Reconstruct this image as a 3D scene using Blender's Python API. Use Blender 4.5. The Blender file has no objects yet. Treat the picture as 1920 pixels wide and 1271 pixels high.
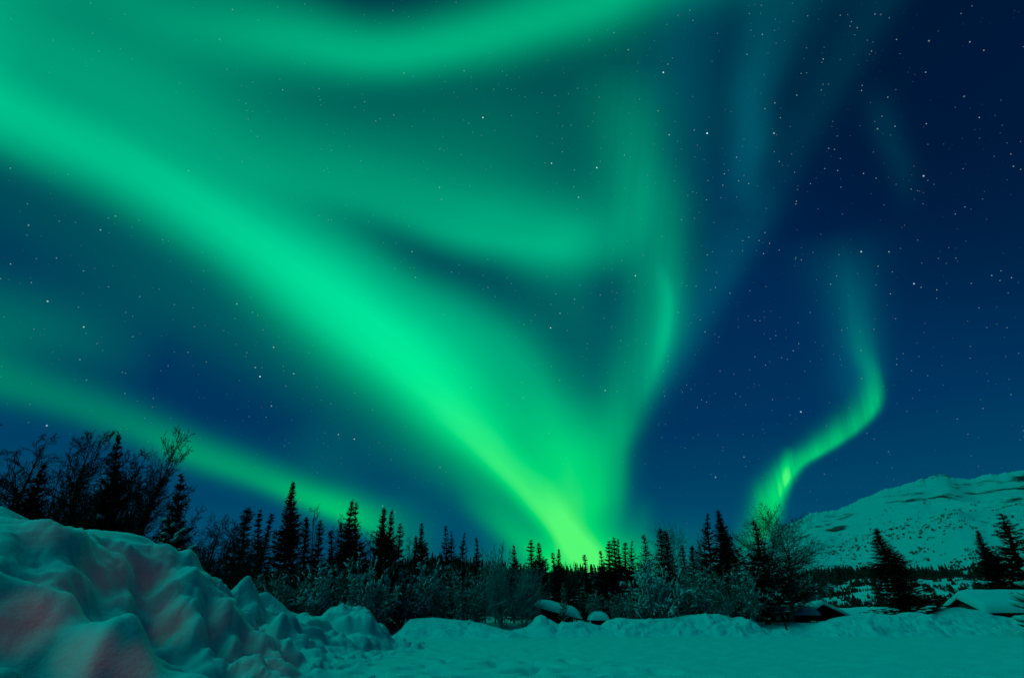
import bpy, math, random
import numpy as np

scene = bpy.context.scene
COL = scene.collection
PI = math.pi

# ------------------------------------------------------------------ camera
CAM_H = 1.4
FPX = 1000.0                       # focal length in pixels of a 1920 wide frame
PITCH = math.atan(0.5295)
CP, SP = math.cos(PITCH), math.sin(PITCH)
cam_data = bpy.data.cameras.new("camera")
cam_data.sensor_width = 36.0
cam_data.lens = 36.0 * FPX / 1920.0
cam_data.clip_start = 0.1
cam_data.clip_end = 30000.0
cam = bpy.data.objects.new("camera", cam_data)
cam.location = (0, 0, CAM_H)
cam.rotation_euler = (PI / 2 + PITCH, 0, 0)
COL.objects.link(cam)
scene.camera = cam

# ------------------------------------------------------------------ colour management
scene.view_settings.view_transform = 'Standard'
scene.view_settings.look = 'None'
scene.view_settings.exposure = 0.0
scene.view_settings.gamma = 1.0
scene.cycles.max_bounces = 6
scene.cycles.diffuse_bounces = 0
scene.cycles.caustics_reflective = False
scene.cycles.caustics_refractive = False

# ------------------------------------------------------------------ night sky with aurora
world = bpy.data.worlds.new("World")
scene.world = world
world.use_nodes = True
nt = world.node_tree
nt.nodes.clear()

def sky_chart(px, py):
    """Direction seen at (px, py) -> stereographic sky chart around a fixed point of the northern sky."""
    qx, qy = (px - 960.0) / FPX, (635.5 - py) / FPX
    t = math.hypot(qx, qy)
    if t < 1e-6:
        return 0.0, 0.0, 1.0
    k = 2 * math.tan(math.atan(t) / 2) / t
    return qx * k, qy * k, k

def N(kind, **kw):
    n = nt.nodes.new(kind)
    for k, v in kw.items():
        setattr(n, k, v)
    return n

def put(sock, val):
    if isinstance(val, (int, float)):
        sock.default_value = val
    elif isinstance(val, tuple):
        sock.default_value = val
    else:
        nt.links.new(val, sock)

def mth(op, a, b=None, c=None, clamp=False):
    n = N('ShaderNodeMath', operation=op)
    n.use_clamp = clamp
    put(n.inputs[0], a)
    if b is not None:
        put(n.inputs[1], b)
    if c is not None:
        put(n.inputs[2], c)
    return n.outputs[0]

def vmth(op, a, b=None, out=0):
    n = N('ShaderNodeVectorMath', operation=op)
    put(n.inputs[0], a)
    if b is not None:
        put(n.inputs[1], b)
    return n.outputs[out]

geo = N('ShaderNodeTexCoord')
vdir = vmth('NORMALIZE', geo.outputs['Generated'])
d_f = vmth('DOT_PRODUCT', vdir, (0.0, CP, SP), 1)
d_r = vmth('DOT_PRODUCT', vdir, (1.0, 0.0, 0.0), 1)
d_u = vmth('DOT_PRODUCT', vdir, (0.0, -SP, CP), 1)
d_z = vmth('DOT_PRODUCT', vdir, (0.0, 0.0, 1.0), 1)
kk = mth('DIVIDE', 2.0, mth('MAXIMUM', mth('ADD', d_f, 1.0), 0.08))
cu = mth('MULTIPLY', d_r, kk)
cv = mth('MULTIPLY', d_u, kk)

# gentle wander so that no edge is ruler-straight
wn = N('ShaderNodeTexNoise'); wn.inputs['Scale'].default_value = 2.6; wn.inputs['Detail'].default_value = 1.0
nt.links.new(vdir, wn.inputs['Vector'])
wob = mth('MULTIPLY', mth('SUBTRACT', wn.outputs['Fac'], 0.5), 0.05)

def set_curve(cm, xs, ys):
    pts = cm.points
    while len(pts) < len(xs):
        pts.new(0.5, 0.5)
    for p, x, y in zip(pts, xs, ys):
        p.location = (float(x), float(y))
        p.handle_type = 'VECTOR'

def smooth_interp(x, xp, fp):
    """monotone cubic (Fritsch-Carlson)"""
    xp = np.asarray(xp, float); fp = np.asarray(fp, float)
    h = np.diff(xp); dl = np.diff(fp) / h
    m = np.zeros_like(fp)
    m[1:-1] = np.where(dl[:-1] * dl[1:] > 0, 2 * dl[:-1] * dl[1:] / np.where(np.abs(dl[:-1] + dl[1:]) < 1e-12, 1, dl[:-1] + dl[1:]), 0)
    m[0], m[-1] = dl[0], dl[-1]
    i = np.clip(np.searchsorted(xp, x) - 1, 0, len(h) - 1)
    t = np.clip((x - xp[i]) / h[i], 0, 1)
    h00 = 2*t**3 - 3*t**2 + 1; h10 = t**3 - 2*t**2 + t; h01 = -2*t**3 + 3*t**2; h11 = t**3 - t**2
    return h00*fp[i] + h10*h[i]*m[i] + h01*fp[i+1] + h11*h[i]*m[i+1]

def cubic_interp(x, xp, fp):
    """Catmull-Rom style"""
    xp = np.asarray(xp, float); fp = np.asarray(fp, float)
    m = np.gradient(fp, xp)
    h = np.diff(xp)
    i = np.clip(np.searchsorted(xp, x) - 1, 0, len(h) - 1)
    t = np.clip((x - xp[i]) / h[i], 0, 1)
    h00 = 2*t**3 - 3*t**2 + 1; h10 = t**3 - 2*t**2 + t; h01 = -2*t**3 + 3*t**2; h11 = t**3 - t**2
    return h00*fp[i] + h10*h[i]*m[i] + h01*fp[i+1] + h11*h[i]*m[i+1]

def ribbon(pts, wobble=1.0, rays=0.0, ray_scale=30.0, streak=0.0, across=16.0, along=1.6, upright=False, tint=None):
    """A curtain of light: (px, py, strength, width on the right/lower side, width on the left/upper side)."""
    c = [sky_chart(p[0], p[1]) for p in pts]
    P = np.array([[a[0], a[1]] for a in c])
    K = np.array([a[2] for a in c])
    I = np.array([p[2] for p in pts])
    Wn = np.array([p[3] for p in pts]) / FPX * K
    Wp = np.array([p[4] for p in pts]) / FPX * K
    ax = P[-1] - P[0]; ax = ax / np.linalg.norm(ax)
    S = P @ ax
    T = P @ np.array([-ax[1], ax[0]])
    s0, s1 = S[0], S[-1]
    X = np.linspace(0, 1, 49)
    xs = (S - s0) / (s1 - s0)
    Tc = cubic_interp(X, xs, T)
    t0, t1 = Tc.min() - 1e-3, Tc.max() + 1e-3
    Ic = np.clip(smooth_interp(X, xs, I), 0, 1)
    Wnc, Wpc = smooth_interp(X, xs, Wn), smooth_interp(X, xs, Wp)
    s = mth('ADD', mth('MULTIPLY', cu, float(ax[0])), mth('MULTIPLY', cv, float(ax[1])))
    t = mth('ADD', mth('MULTIPLY', cu, float(-ax[1])), mth('MULTIPLY', cv, float(ax[0])))
    if wobble:
        t = mth('ADD', t, mth('MULTIPLY', wob, wobble))
    sn = mth('DIVIDE', mth('SUBTRACT', s, float(s0)), float(s1 - s0), clamp=True)
    comb = N('ShaderNodeCombineXYZ')
    for k in range(3):
        nt.links.new(sn, comb.inputs[k])
    rc = N('ShaderNodeRGBCurve')
    rc.mapping.extend = 'HORIZONTAL'
    rc.mapping.use_clip = False
    wm = max(Wnc.max(), Wpc.max())
    for k, arr in enumerate(((Tc - t0) / (t1 - t0), Wnc / wm, Wpc / wm)):
        set_curve(rc.mapping.curves[k], X, arr)
    rc.mapping.update()
    nt.links.new(comb.outputs[0], rc.inputs['Color'])
    sep = N('ShaderNodeSeparateXYZ')
    nt.links.new(rc.outputs[0], sep.inputs[0])
    fc = N('ShaderNodeFloatCurve')
    fc.mapping.extend = 'HORIZONTAL'
    set_curve(fc.mapping.curves[0], X, Ic)
    fc.mapping.update()
    nt.links.new(sn, fc.inputs['Value'])
    centre = mth('MULTIPLY_ADD', sep.outputs[0], float(t1 - t0), float(t0))
    d = mth('SUBTRACT', t, centre)
    dn = mth('DIVIDE', mth('MINIMUM', d, 0.0), mth('MULTIPLY', sep.outputs[1], float(wm)))
    dp = mth('DIVIDE', mth('MAXIMUM', d, 0.0), mth('MULTIPLY', sep.outputs[2], float(wm)))
    if rays:
        nz = N('ShaderNodeTexNoise', noise_dimensions='1D')
        nz.inputs['Scale'].default_value = ray_scale
        nz.inputs['Detail'].default_value = 3.0
        nt.links.new(cu, nz.inputs['W'])
        rf = mth('MULTIPLY_ADD', mth('SUBTRACT', nz.outputs['Fac'], 0.5), rays, 1.0)
        dn = mth('DIVIDE', dn, mth('MAXIMUM', rf, 0.3)); dp = mth('DIVIDE', dp, mth('MAXIMUM', rf, 0.3))
    q = mth('ADD', mth('MULTIPLY', dn, dn), mth('MULTIPLY', dp, dp))
    prof = mth('EXPONENT', mth('MULTIPLY', q, -1.0))
    if streak:
        # fine rays inside the curtain
        cx = N('ShaderNodeCombineXYZ')
        put(cx.inputs[0], mth('MULTIPLY', cv if upright else s, along)); put(cx.inputs[1], mth('MULTIPLY', mth('MULTIPLY_ADD', cv, 0.12, cu) if upright else t, across)); cx.inputs[2].default_value = float(P[0][0]) * 3.0
        ns = N('ShaderNodeTexNoise'); ns.inputs['Scale'].default_value = 1.0; ns.inputs['Detail'].default_value = 3.0; ns.inputs['Roughness'].default_value = 0.6
        nt.links.new(cx.outputs[0], ns.inputs['Vector'])
        prof = mth('MULTIPLY', prof, mth('MULTIPLY_ADD', mth('SUBTRACT', ns.outputs['Fac'], 0.5), streak, 1.0))
    return mth('MULTIPLY', prof, fc.outputs[0])

#RIBBONS_BEGIN
RIBBONS = [
 # main curtain, upper left down to the horizon
 dict(pts=[(-500,0,.40,110,150),(-200,130,.46,90,100),(0,228,.50,62,70),(200,312,.53,62,72),(400,425,.60,68,82),(620,580,.66,74,92),(800,735,.66,60,80),(900,842,.52,48,58),(960,905,.42,34,34),(1020,962,.36,30,28),(1070,1012,.24,28,30),(1120,1060,.2,38,40),(1220,1140,0,40,40)], streak=0.5, across=13.0, along=0.9),
 # soft glow on the upper side of the main curtain
 dict(pts=[(-600,-140,.24,90,300),(-200,60,.25,90,300),(0,170,.14,70,200),(200,250,.14,65,170),(400,360,.15,66,120),(620,520,.20,65,100),(800,680,.24,60,110),(920,810,.26,55,100),(1010,900,.26,50,80),(1080,980,.34,50,80),(1150,1080,.1,55,60)]),
 dict(pts=[(420,310,0,90,60),(560,420,.05,100,50),(720,515,.17,120,54),(850,592,.33,140,66),(950,672,.38,150,66),(1015,770,.38,140,60),(1055,870,.26,110,60),(1085,970,.10,80,60),(1110,1090,0,80,60)], streak=0.45, across=11.0, along=1.0),
 # narrow bright folds low in the main curtain
 dict(pts=[(800,752,0,20,30),(880,832,.16,18,30),(955,908,.26,16,26),(1025,978,.28,15,24),(1075,1028,.22,16,24),(1130,1080,0,18,24)], streak=0.6, across=16.0, along=1.2, wobble=0.6),
 dict(pts=[(960,850,0,20,24),(1010,905,.12,18,22),(1052,958,.16,15,20),(1086,1000,.12,14,20),(1120,1050,0,16,20)], streak=0.5, across=16.0, along=1.2, wobble=0.6),
 dict(pts=[(850,930,0,20,24),(905,972,.10,20,24),(960,1010,.14,20,24),(1010,1045,.12,20,24),(1060,1080,0,20,24)], wobble=0.6),
 # glow inside the V, sharp on its right flank
 dict(pts=[(1040,640,0,70,60),(1070,720,.10,80,70),(1095,790,.26,100,75),(1108,860,.40,120,52),(1110,930,.40,120,46),(1095,1000,.26,110,60),(1090,1080,.2,100,100)], streak=0.5, across=14.0, along=1.4),
 # second arm above the main curtain
 dict(pts=[(-200,20,.12,120,120),(200,165,.19,80,110),(500,310,.25,58,110),(640,362,.30,48,110),(780,405,.36,42,105),(930,442,.45,42,100),(1040,452,.44,54,90),(1120,452,.28,60,80),(1220,450,0,40,70)], streak=0.35, across=9.0, along=1.2),
 # arc across the top of the picture
 dict(pts=[(-400,-160,.3,90,120),(100,-60,.18,70,100),(330,30,.24,70,90),(550,72,.40,58,75),(720,98,.46,46,58),(860,86,.47,46,60),(1000,46,.48,52,65),(1120,5,.48,54,65),(1250,-60,.4,60,80),(1600,-220,.25,80,100)], streak=0.3, across=9.0, along=1.0),
 # broad veil between the arcs
 dict(pts=[(-500,-60,.16,200,250),(0,40,.12,150,150),(300,110,.11,150,120),(600,200,.10,150,120),(900,255,.135,120,150),(1080,260,.10,110,150),(1250,250,.03,100,120),(1400,250,0,100,100)]),
 # right edge of the V, running down to the horizon
 dict(pts=[(1180,120,.05,110,70),(1190,260,.19,70,60),(1206,380,.30,76,70),(1228,470,.29,84,60),(1250,560,.32,80,38),(1246,620,.34,80,34),(1217,700,.32,80,32),(1180,785,.26,75,26),(1160,850,.20,80,18),(1158,925,.16,80,18),(1145,985,.10,70,30),(1125,1050,.08,60,40)], wobble=0.4, streak=0.9, across=17.0, along=1.3),
 dict(pts=[(1240,490,0,14,9),(1254,560,.14,16,9),(1250,620,.15,16,9),(1232,690,.07,16,9),(1200,760,0,16,9)], wobble=0.3),
 # faint upright ray inside the V
 dict(pts=[(1070,400,.0,60,50),(1070,520,.12,130,60),(1085,620,.10,110,60),(1095,740,0,40,60)]),
 # ribbon on the right
 dict(pts=[(1585,440,0,26,34),(1600,560,.03,28,30),(1620,650,.10,28,22),(1642,710,.27,22,12),(1641,757,.46,28,10),(1607,800,.48,31,9),(1550,840,.46,28,9),(1497,872,.56,26,9),(1476,899,.88,26,9),(1459,930,.88,30,11),(1442,962,.66,28,18),(1420,1010,.36,26,26),(1390,1070,0,30,30)], wobble=0.0, streak=1.7, across=40.0, along=2.0, upright=True),
 dict(pts=[(1481,835,0,9,7),(1477,875,.28,9,7),(1472,912,0,9,7)], wobble=0.0),
 # faint plumes upper right
 dict(pts=[(1500,-60,.10,110,80),(1440,80,.13,56,56),(1412,180,.16,42,38),(1408,260,.17,38,32),(1393,315,.13,32,30),(1380,400,0,36,34)], tint='blue', streak=0.9, across=16.0, along=1.5),
 dict(pts=[(1615,150,0,30,30),(1648,250,.04,26,24),(1672,310,.035,24,22),(1700,410,0,24,24)], tint='blue'),
 dict(pts=[(1540,430,0,80,80),(1580,560,.10,50,46),(1600,680,.10,46,40),(1600,780,0,46,40)], tint='blue', streak=0.8, across=16.0, along=1.5),
 dict(pts=[(1330,-80,.12,90,90),(1290,120,.09,80,80),(1300,300,.06,70,70),(1320,480,0,60,60)], tint='blue', streak=0.8, across=14.0, along=1.2),
 # edge glow right of the V
 dict(pts=[(1450,340,.04,60,30),(1400,430,.08,60,30),(1330,560,.10,56,30),(1270,680,.08,50,30),(1210,790,.0,50,30)], tint='blue', streak=0.5, across=14.0, along=1.2),
 # low band on the left
 dict(pts=[(-300,640,.16,80,80),(0,722,.20,40,50),(140,762,.19,34,46),(260,808,.22,28,40),(350,846,.31,24,34),(470,886,.33,21,32),(570,920,.46,19,30),(640,948,.56,18,34),(690,975,.46,18,38),(740,1010,.2,30,56),(820,1070,0,40,70)]),
 # diffuse bands under the main curtain
 dict(pts=[(-300,560,.12,80,90),(0,615,.13,70,85),(150,640,.09,56,80),(300,690,0,50,70)]),
 dict(pts=[(-100,330,.05,100,70),(150,440,.06,90,70),(350,570,.075,80,80),(520,660,.075,75,85),(680,760,.07,70,70),(800,850,.09,50,55),(880,915,.14,34,45),(940,975,.22,26,32),(1000,1030,.24,26,32),(1060,1080,.15,40,40)]),
 # glow at the horizon
 dict(pts=[(820,1110,0,60,60),(960,1070,.16,60,40),(1060,1050,.40,60,44),(1150,1050,.38,60,40),(1230,1050,.14,60,50),(1340,1060,.06,60,60),(1500,1090,0,60,60)]),
 dict(pts=[(1215,920,0,24,18),(1200,985,.08,24,18),(1195,1050,.10,34,30),(1190,1120,.05,40,30)]),
 dict(pts=[(560,780,0,60,60),(610,860,.045,60,60),(640,930,.05,60,60),(660,1000,0,60,60)]),
]
#RIBBONS_END
acc = None; accb = None
for rb in RIBBONS:
    r = ribbon(**rb)
    if rb.get('tint') == 'blue': accb = r if accb is None else mth('ADD', accb, r)
    else: acc = r if acc is None else mth('ADD', acc, r)
# unseen bright fold added high on the left as the main light on the snow
def smap(val, lo_, hi_, top):
    n = N('ShaderNodeMapRange', interpolation_type='SMOOTHSTEP')
    put(n.inputs['Value'], val)
    n.inputs['From Min'].default_value = lo_; n.inputs['From Max'].default_value = hi_
    n.inputs['To Min'].default_value = 0.0; n.inputs['To Max'].default_value = top
    return n.outputs[0]
over = vmth('DOT_PRODUCT', vdir, (-0.57, -0.33, 0.752), 1)
fold = smap(over, 0.85, 0.985, 1.0)
# soft shoulder keeps the brightest parts from clipping
aur = mth('MINIMUM', acc, 1.15)

# aurora hue: blue-green high up, purer green and yellowish towards the horizon
low = N('ShaderNodeMapRange', interpolation_type='SMOOTHSTEP')
put(low.inputs['Value'], d_z)
low.inputs['From Min'].default_value = 0.62; low.inputs['From Max'].default_value = 0.10
lo = low.outputs[0]
cb = mth('MULTIPLY_ADD', lo, -0.155, 0.285)
hot = mth('MULTIPLY', mth('MAXIMUM', mth('SUBTRACT', mth('MINIMUM', aur, 1.2), 0.82), 0.0), smap(d_z, 0.42, 0.12, 1.0))
a_r = mth('MULTIPLY', hot, 0.26)
a_g = mth('MULTIPLY_ADD', accb, 0.42, mth('MULTIPLY', aur, 0.80))
a_b = mth('MULTIPLY_ADD', accb, 0.46, mth('MULTIPLY', aur, cb))

ramp = N('ShaderNodeValToRGB')
er = ramp.color_ramp
stops = [(0.0, (0, .072, .145)), (0.14, (0, .066, .146)), (0.30, (0, .034, .112)), (0.55, (0, .0185, .080)), (0.78, (0, .0145, .062)), (1.0, (0, .006, .036))]
er.elements[0].position, er.elements[0].color = stops[0][0], (*stops[0][1], 1)
er.elements[1].position, er.elements[1].color = stops[-1][0], (*stops[-1][1], 1)
for p, c in stops[1:-1]:
    e = er.elements.new(p); e.color = (*c, 1)
put(ramp.inputs[0], mth('MAXIMUM', d_z, 0.0))
# away from the aurora, behind the camera, the sky is darker
dim = mth('ADD', 0.65, smap(d_f, -0.1, 0.6, 0.35))
dark = vmth('DOT_PRODUCT', vdir, (0.651, 0.352, 0.672), 1)
dim = mth('MULTIPLY', dim, mth('SUBTRACT', 1.0, smap(dark, 0.86, 0.99, 0.42)))
rb_ = N('ShaderNodeVectorMath', operation='SCALE'); nt.links.new(ramp.outputs[0], rb_.inputs[0]); put(rb_.inputs['Scale'], mth('MULTIPLY', dim, mth('MULTIPLY_ADD', mth('MULTIPLY', mth('MINIMUM', aur, 1.0), lo), -0.8, 1.0)))
sepb = N('ShaderNodeSeparateXYZ'); nt.links.new(rb_.outputs[0], sepb.inputs[0])

# stars
def stars(scale, radius, gain, power):
    v = N('ShaderNodeTexVoronoi', feature='F1', distance='EUCLIDEAN')
    v.inputs['Scale'].default_value = scale
    nt.links.new(vdir, v.inputs['Vector'])
    s = N('ShaderNodeMapRange'); put(s.inputs['Value'], v.outputs['Distance'])
    s.inputs['From Min'].default_value = radius; s.inputs['From Max'].default_value = radius * 0.45
    sc = N('ShaderNodeSeparateColor'); nt.links.new(v.outputs['Color'], sc.inputs[0])
    b = mth('POWER', sc.outputs[0], power)
    tint = mth('MULTIPLY_ADD', sc.outputs[1], 0.35, 0.6)
    return mth('MULTIPLY', mth('MULTIPLY', s.outputs[0], b), gain), tint
s1, t1_ = stars(135.0, 0.11, 0.6, 3.6)
s2, t2_ = stars(40.0, 0.055, 1.7, 2.8)
up = N('ShaderNodeMapRange'); put(up.inputs['Value'], d_z)
up.inputs['From Min'].default_value = 0.12; up.inputs['From Max'].default_value = 0.45
fade = mth('MULTIPLY', up.outputs[0], mth('MULTIPLY_ADD', aur, -2.2, 0.95))
st = mth('MULTIPLY', mth('ADD', s1, s2), mth('MAXIMUM', fade, 0.05))
st_r = mth('MULTIPLY', st, t2_)

comb = N('ShaderNodeCombineColor')
nt.links.new(mth('ADD', mth('ADD', a_r, st_r), sepb.outputs[0]), comb.inputs[0])
nt.links.new(mth('ADD', mth('MULTIPLY_ADD', fold, 1.62, a_g), mth('ADD', st, sepb.outputs[1])), comb.inputs[1])
nt.links.new(mth('ADD', mth('MULTIPLY_ADD', fold, 1.33, a_b), mth('ADD', st, sepb.outputs[2])), comb.inputs[2])
bg = N('ShaderNodeBackground'); bg.inputs['Strength'].default_value = 1.0
nt.links.new(comb.outputs[0], bg.inputs['Color'])
wo = N('ShaderNodeOutputWorld')
nt.links.new(bg.outputs[0], wo.inputs['Surface'])
world.cycles.sampling_method = 'MANUAL'
world.cycles.sample_map_resolution = 512

# ------------------------------------------------------------------ helpers
def ray(px, py):
    x, u = (px - 960.0) / FPX, (635.5 - py) / FPX
    return np.array([x, CP - u * SP, SP + u * CP])

def at_range(px, py, D):
    d = ray(px, py)
    k = D / math.hypot(d[0], d[1])
    return np.array([d[0] * k, d[1] * k, CAM_H + d[2] * k])

def at_depth(px, py, Y):
    d = ray(px, py)
    k = Y / d[1]
    return np.array([d[0] * k, Y, CAM_H + d[2] * k])

def _hash(ix, iy, seed):
    h = (ix.astype(np.int64) * 374761393 + iy.astype(np.int64) * 668265263 + seed * 1442695041) & 0xffffffff
    h = ((h ^ (h >> 13)) * 1274126177) & 0xffffffff
    h = h ^ (h >> 16)
    return (h & 0xffff) / 65535.0

def vnoise(x, y, seed=0):
    x = np.asarray(x, float); y = np.asarray(y, float)
    ix, iy = np.floor(x), np.floor(y)
    fx, fy = x - ix, y - iy
    ux = fx * fx * fx * (fx * (fx * 6 - 15) + 10); uy = fy * fy * fy * (fy * (fy * 6 - 15) + 10)
    a = _hash(ix, iy, seed); b = _hash(ix + 1, iy, seed); c = _hash(ix, iy + 1, seed); d = _hash(ix + 1, iy + 1, seed)
    return (a + (b - a) * ux) * (1 - uy) + (c + (d - c) * ux) * uy

def fbm(x, y, seed=0, oct=4, gain=0.5):
    s = 0.0; a = 1.0; t = 0.0
    for o in range(oct):
        f = 2.0 ** o
        s = s + a * (vnoise(x * f * 1.03 + 17.3 * o, y * f * 0.97 - 9.1 * o, seed + o) * 2 - 1)
        t += a; a *= gain
    return s / t

def ridged(x, y, seed=0, oct=3, gain=0.5):
    s = 0.0; a = 1.0; t = 0.0
    for o in range(oct):
        f = 2.0 ** o
        n = 1 - np.abs(vnoise(x * f + 5.7 * o, y * f + 3.1 * o, seed + o) * 2 - 1)
        s = s + a * n * n; t += a; a *= gain
    return s / t

def clods(x, y, seed):
    """rounded broken lumps on a jittered grid (height 0..1)"""
    ix, iy = np.floor(x), np.floor(y); out = np.zeros_like(x)
    for dx in (-1, 0, 1):
        for dy in (-1, 0, 1):
            cx, cy = ix + dx, iy + dy
            px = cx + 0.1 + 0.8 * _hash(cx, cy, seed); py = cy + 0.1 + 0.8 * _hash(cx, cy, seed + 7)
            r = 0.25 + 0.45 * _hash(cx, cy, seed + 13); a = 6.28 * _hash(cx, cy, seed + 17)
            u = (x - px) * np.cos(a) + (y - py) * np.sin(a); v = -(x - px) * np.sin(a) + (y - py) * np.cos(a)
            q = np.abs(u / r) ** 2.6 + np.abs(v / (r * 0.7)) ** 2.6
            out = np.maximum(out, np.clip(1 - q, 0, 1) ** 0.55 * (r / 0.7) * (0.5 + 0.5 * _hash(cx, cy, seed + 23)))
    return out

def sstep(a, b, x):
    t = np.clip((x - a) / (b - a), 0, 1)
    return t * t * (3 - 2 * t)

def mesh_obj(name, verts, faces, mat, parent=None, smooth=False, origin=None):
    """verts (n,3) array, faces list or (m,k) array; linked as one mesh object."""
    me = bpy.data.meshes.new(name)
    v = np.asarray(verts, dtype=np.float32).reshape(-1, 3)
    if isinstance(faces, np.ndarray):
        m, k = faces.shape
        me.vertices.add(len(v)); me.vertices.foreach_set('co', v.ravel())
        me.loops.add(m * k); me.loops.foreach_set('vertex_index', faces.astype(np.int32).ravel())
        me.polygons.add(m)
        me.polygons.foreach_set('loop_start', np.arange(0, m * k, k, dtype=np.int32))
        me.update(calc_edges=True)
    else:
        me.from_pydata(v.tolist(), [], faces)
        me.update()
    if smooth:
        me.polygons.foreach_set('use_smooth', np.ones(len(me.polygons), dtype=bool))
    me.validate()
    me.materials.append(mat)
    o = bpy.data.objects.new(name, me)
    COL.objects.link(o)
    if parent is not None:
        o.parent = parent
    return o

def grid_faces(nx, ny):
    i = np.arange(nx - 1)[None, :] + np.arange(ny - 1)[:, None] * nx
    return np.stack([i, i + 1, i + nx + 1, i + nx], axis=-1).reshape(-1, 4)

def grid_obj(name, X, Y, Z, mat, parent=None):
    ny, nx = X.shape
    return mesh_obj(name, np.stack([X, Y, Z], -1).reshape(-1, 3), grid_faces(nx, ny), mat, parent, True)

def tag(o, label=None, cat=None, group=None, kind=None):
    if label: o['label'] = label
    if cat: o['category'] = cat
    if group: o['group'] = group
    if kind: o['kind'] = kind
    return o

def empty(name, loc=(0, 0, 0)):
    o = bpy.data.objects.new(name, None)
    o.empty_display_size = 0.3
    o.location = loc
    COL.objects.link(o)
    return o

# ------------------------------------------------------------------ materials
def material(name):
    m = bpy.data.materials.new(name); m.use_nodes = True
    t = m.node_tree
    return m, t, t.nodes['Principled BSDF']

def snow_material(name, base=(.70, .72, .74), scale1=9.0, scale2=45.0, strength=0.35, dist=0.03, mottled=0.06):
    m, t, p = material(name)
    p.inputs['Roughness'].default_value = 0.65
    p.inputs['Specular IOR Level'].default_value = 0.25
    tc = t.nodes.new('ShaderNodeTexCoord')
    n1 = t.nodes.new('ShaderNodeTexNoise'); n1.inputs['Scale'].default_value = scale1; n1.inputs['Detail'].default_value = 4
    n2 = t.nodes.new('ShaderNodeTexNoise'); n2.inputs['Scale'].default_value = scale2; n2.inputs['Detail'].default_value = 3
    for n in (n1, n2): t.links.new(tc.outputs['Object'], n.inputs['Vector'])
    ad = t.nodes.new('ShaderNodeMath'); ad.operation = 'MULTIPLY_ADD'; ad.inputs[1].default_value = 0.35
    t.links.new(n2.outputs['Fac'], ad.inputs[0]); t.links.new(n1.outputs['Fac'], ad.inputs[2])
    b = t.nodes.new('ShaderNodeBump'); b.inputs['Strength'].default_value = strength; b.inputs['Distance'].default_value = dist
    t.links.new(ad.outputs[0], b.inputs['Height']); t.links.new(b.outputs[0], p.inputs['Normal'])
    r = t.nodes.new('ShaderNodeMix'); r.data_type = 'RGBA'
    r.inputs['A'].default_value = (*[c * (1 - mottled) for c in base], 1); r.inputs['B'].default_value = (*[min(1, c * (1 + mottled)) for c in base], 1)
    t.links.new(n1.outputs['Fac'], r.inputs['Factor']); t.links.new(r.outputs['Result'], p.inputs['Base Color'])
    return m

def plain_material(name, c0, c1, scale=4.0, rough=0.85):
    m, t, p = material(name)
    p.inputs['Roughness'].default_value = rough
    p.inputs['Specular IOR Level'].default_value = 0.15
    tc = t.nodes.new('ShaderNodeTexCoord')
    n = t.nodes.new('ShaderNodeTexNoise'); n.inputs['Scale'].default_value = scale; n.inputs['Detail'].default_value = 3
    t.links.new(tc.outputs['Object'], n.inputs['Vector'])
    r = t.nodes.new('ShaderNodeMix'); r.data_type = 'RGBA'
    r.inputs['A'].default_value = (*c0, 1); r.inputs['B'].default_value = (*c1, 1)
    t.links.new(n.outputs['Fac'], r.inputs['Factor']); t.links.new(r.outputs['Result'], p.inputs['Base Color'])
    return m

M_SNOW = snow_material('packed_snow', scale1=1.6, scale2=7.0, strength=0.8, dist=0.14, mottled=0.10)
M_BANK = snow_material('bank_snow', scale1=5.0, scale2=22.0, strength=0.45, dist=0.05)
M_PAD = snow_material('branch_snow', scale1=8.0, scale2=30.0, strength=0.2, dist=0.02)
M_ROOFSNOW = snow_material('roof_snow', scale1=1.0, scale2=6.0, strength=0.2, dist=0.05)
M_NEEDLE = plain_material('spruce_needles', (.010, .018, .012), (.030, .045, .030), 3.0)
M_BARK = plain_material('dark_bark', (.020, .018, .015), (.05, .045, .04), 6.0)
M_TWIG = plain_material('bare_twigs', (.018, .016, .014), (.04, .036, .032), 2.0)
M_RIME = plain_material('rimed_twigs', (.24, .245, .25), (.50, .51, .52), 2.0)
M_PALEBARK = plain_material('pale_bark', (.10, .10, .10), (.24, .24, .23), 5.0)
M_WOOD = plain_material('dark_wood', (.012, .010, .008), (.035, .028, .022), 3.0)
M_FOREST = plain_material('forest_dark', (.010, .016, .012), (.030, .040, .030), 0.05)

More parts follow.
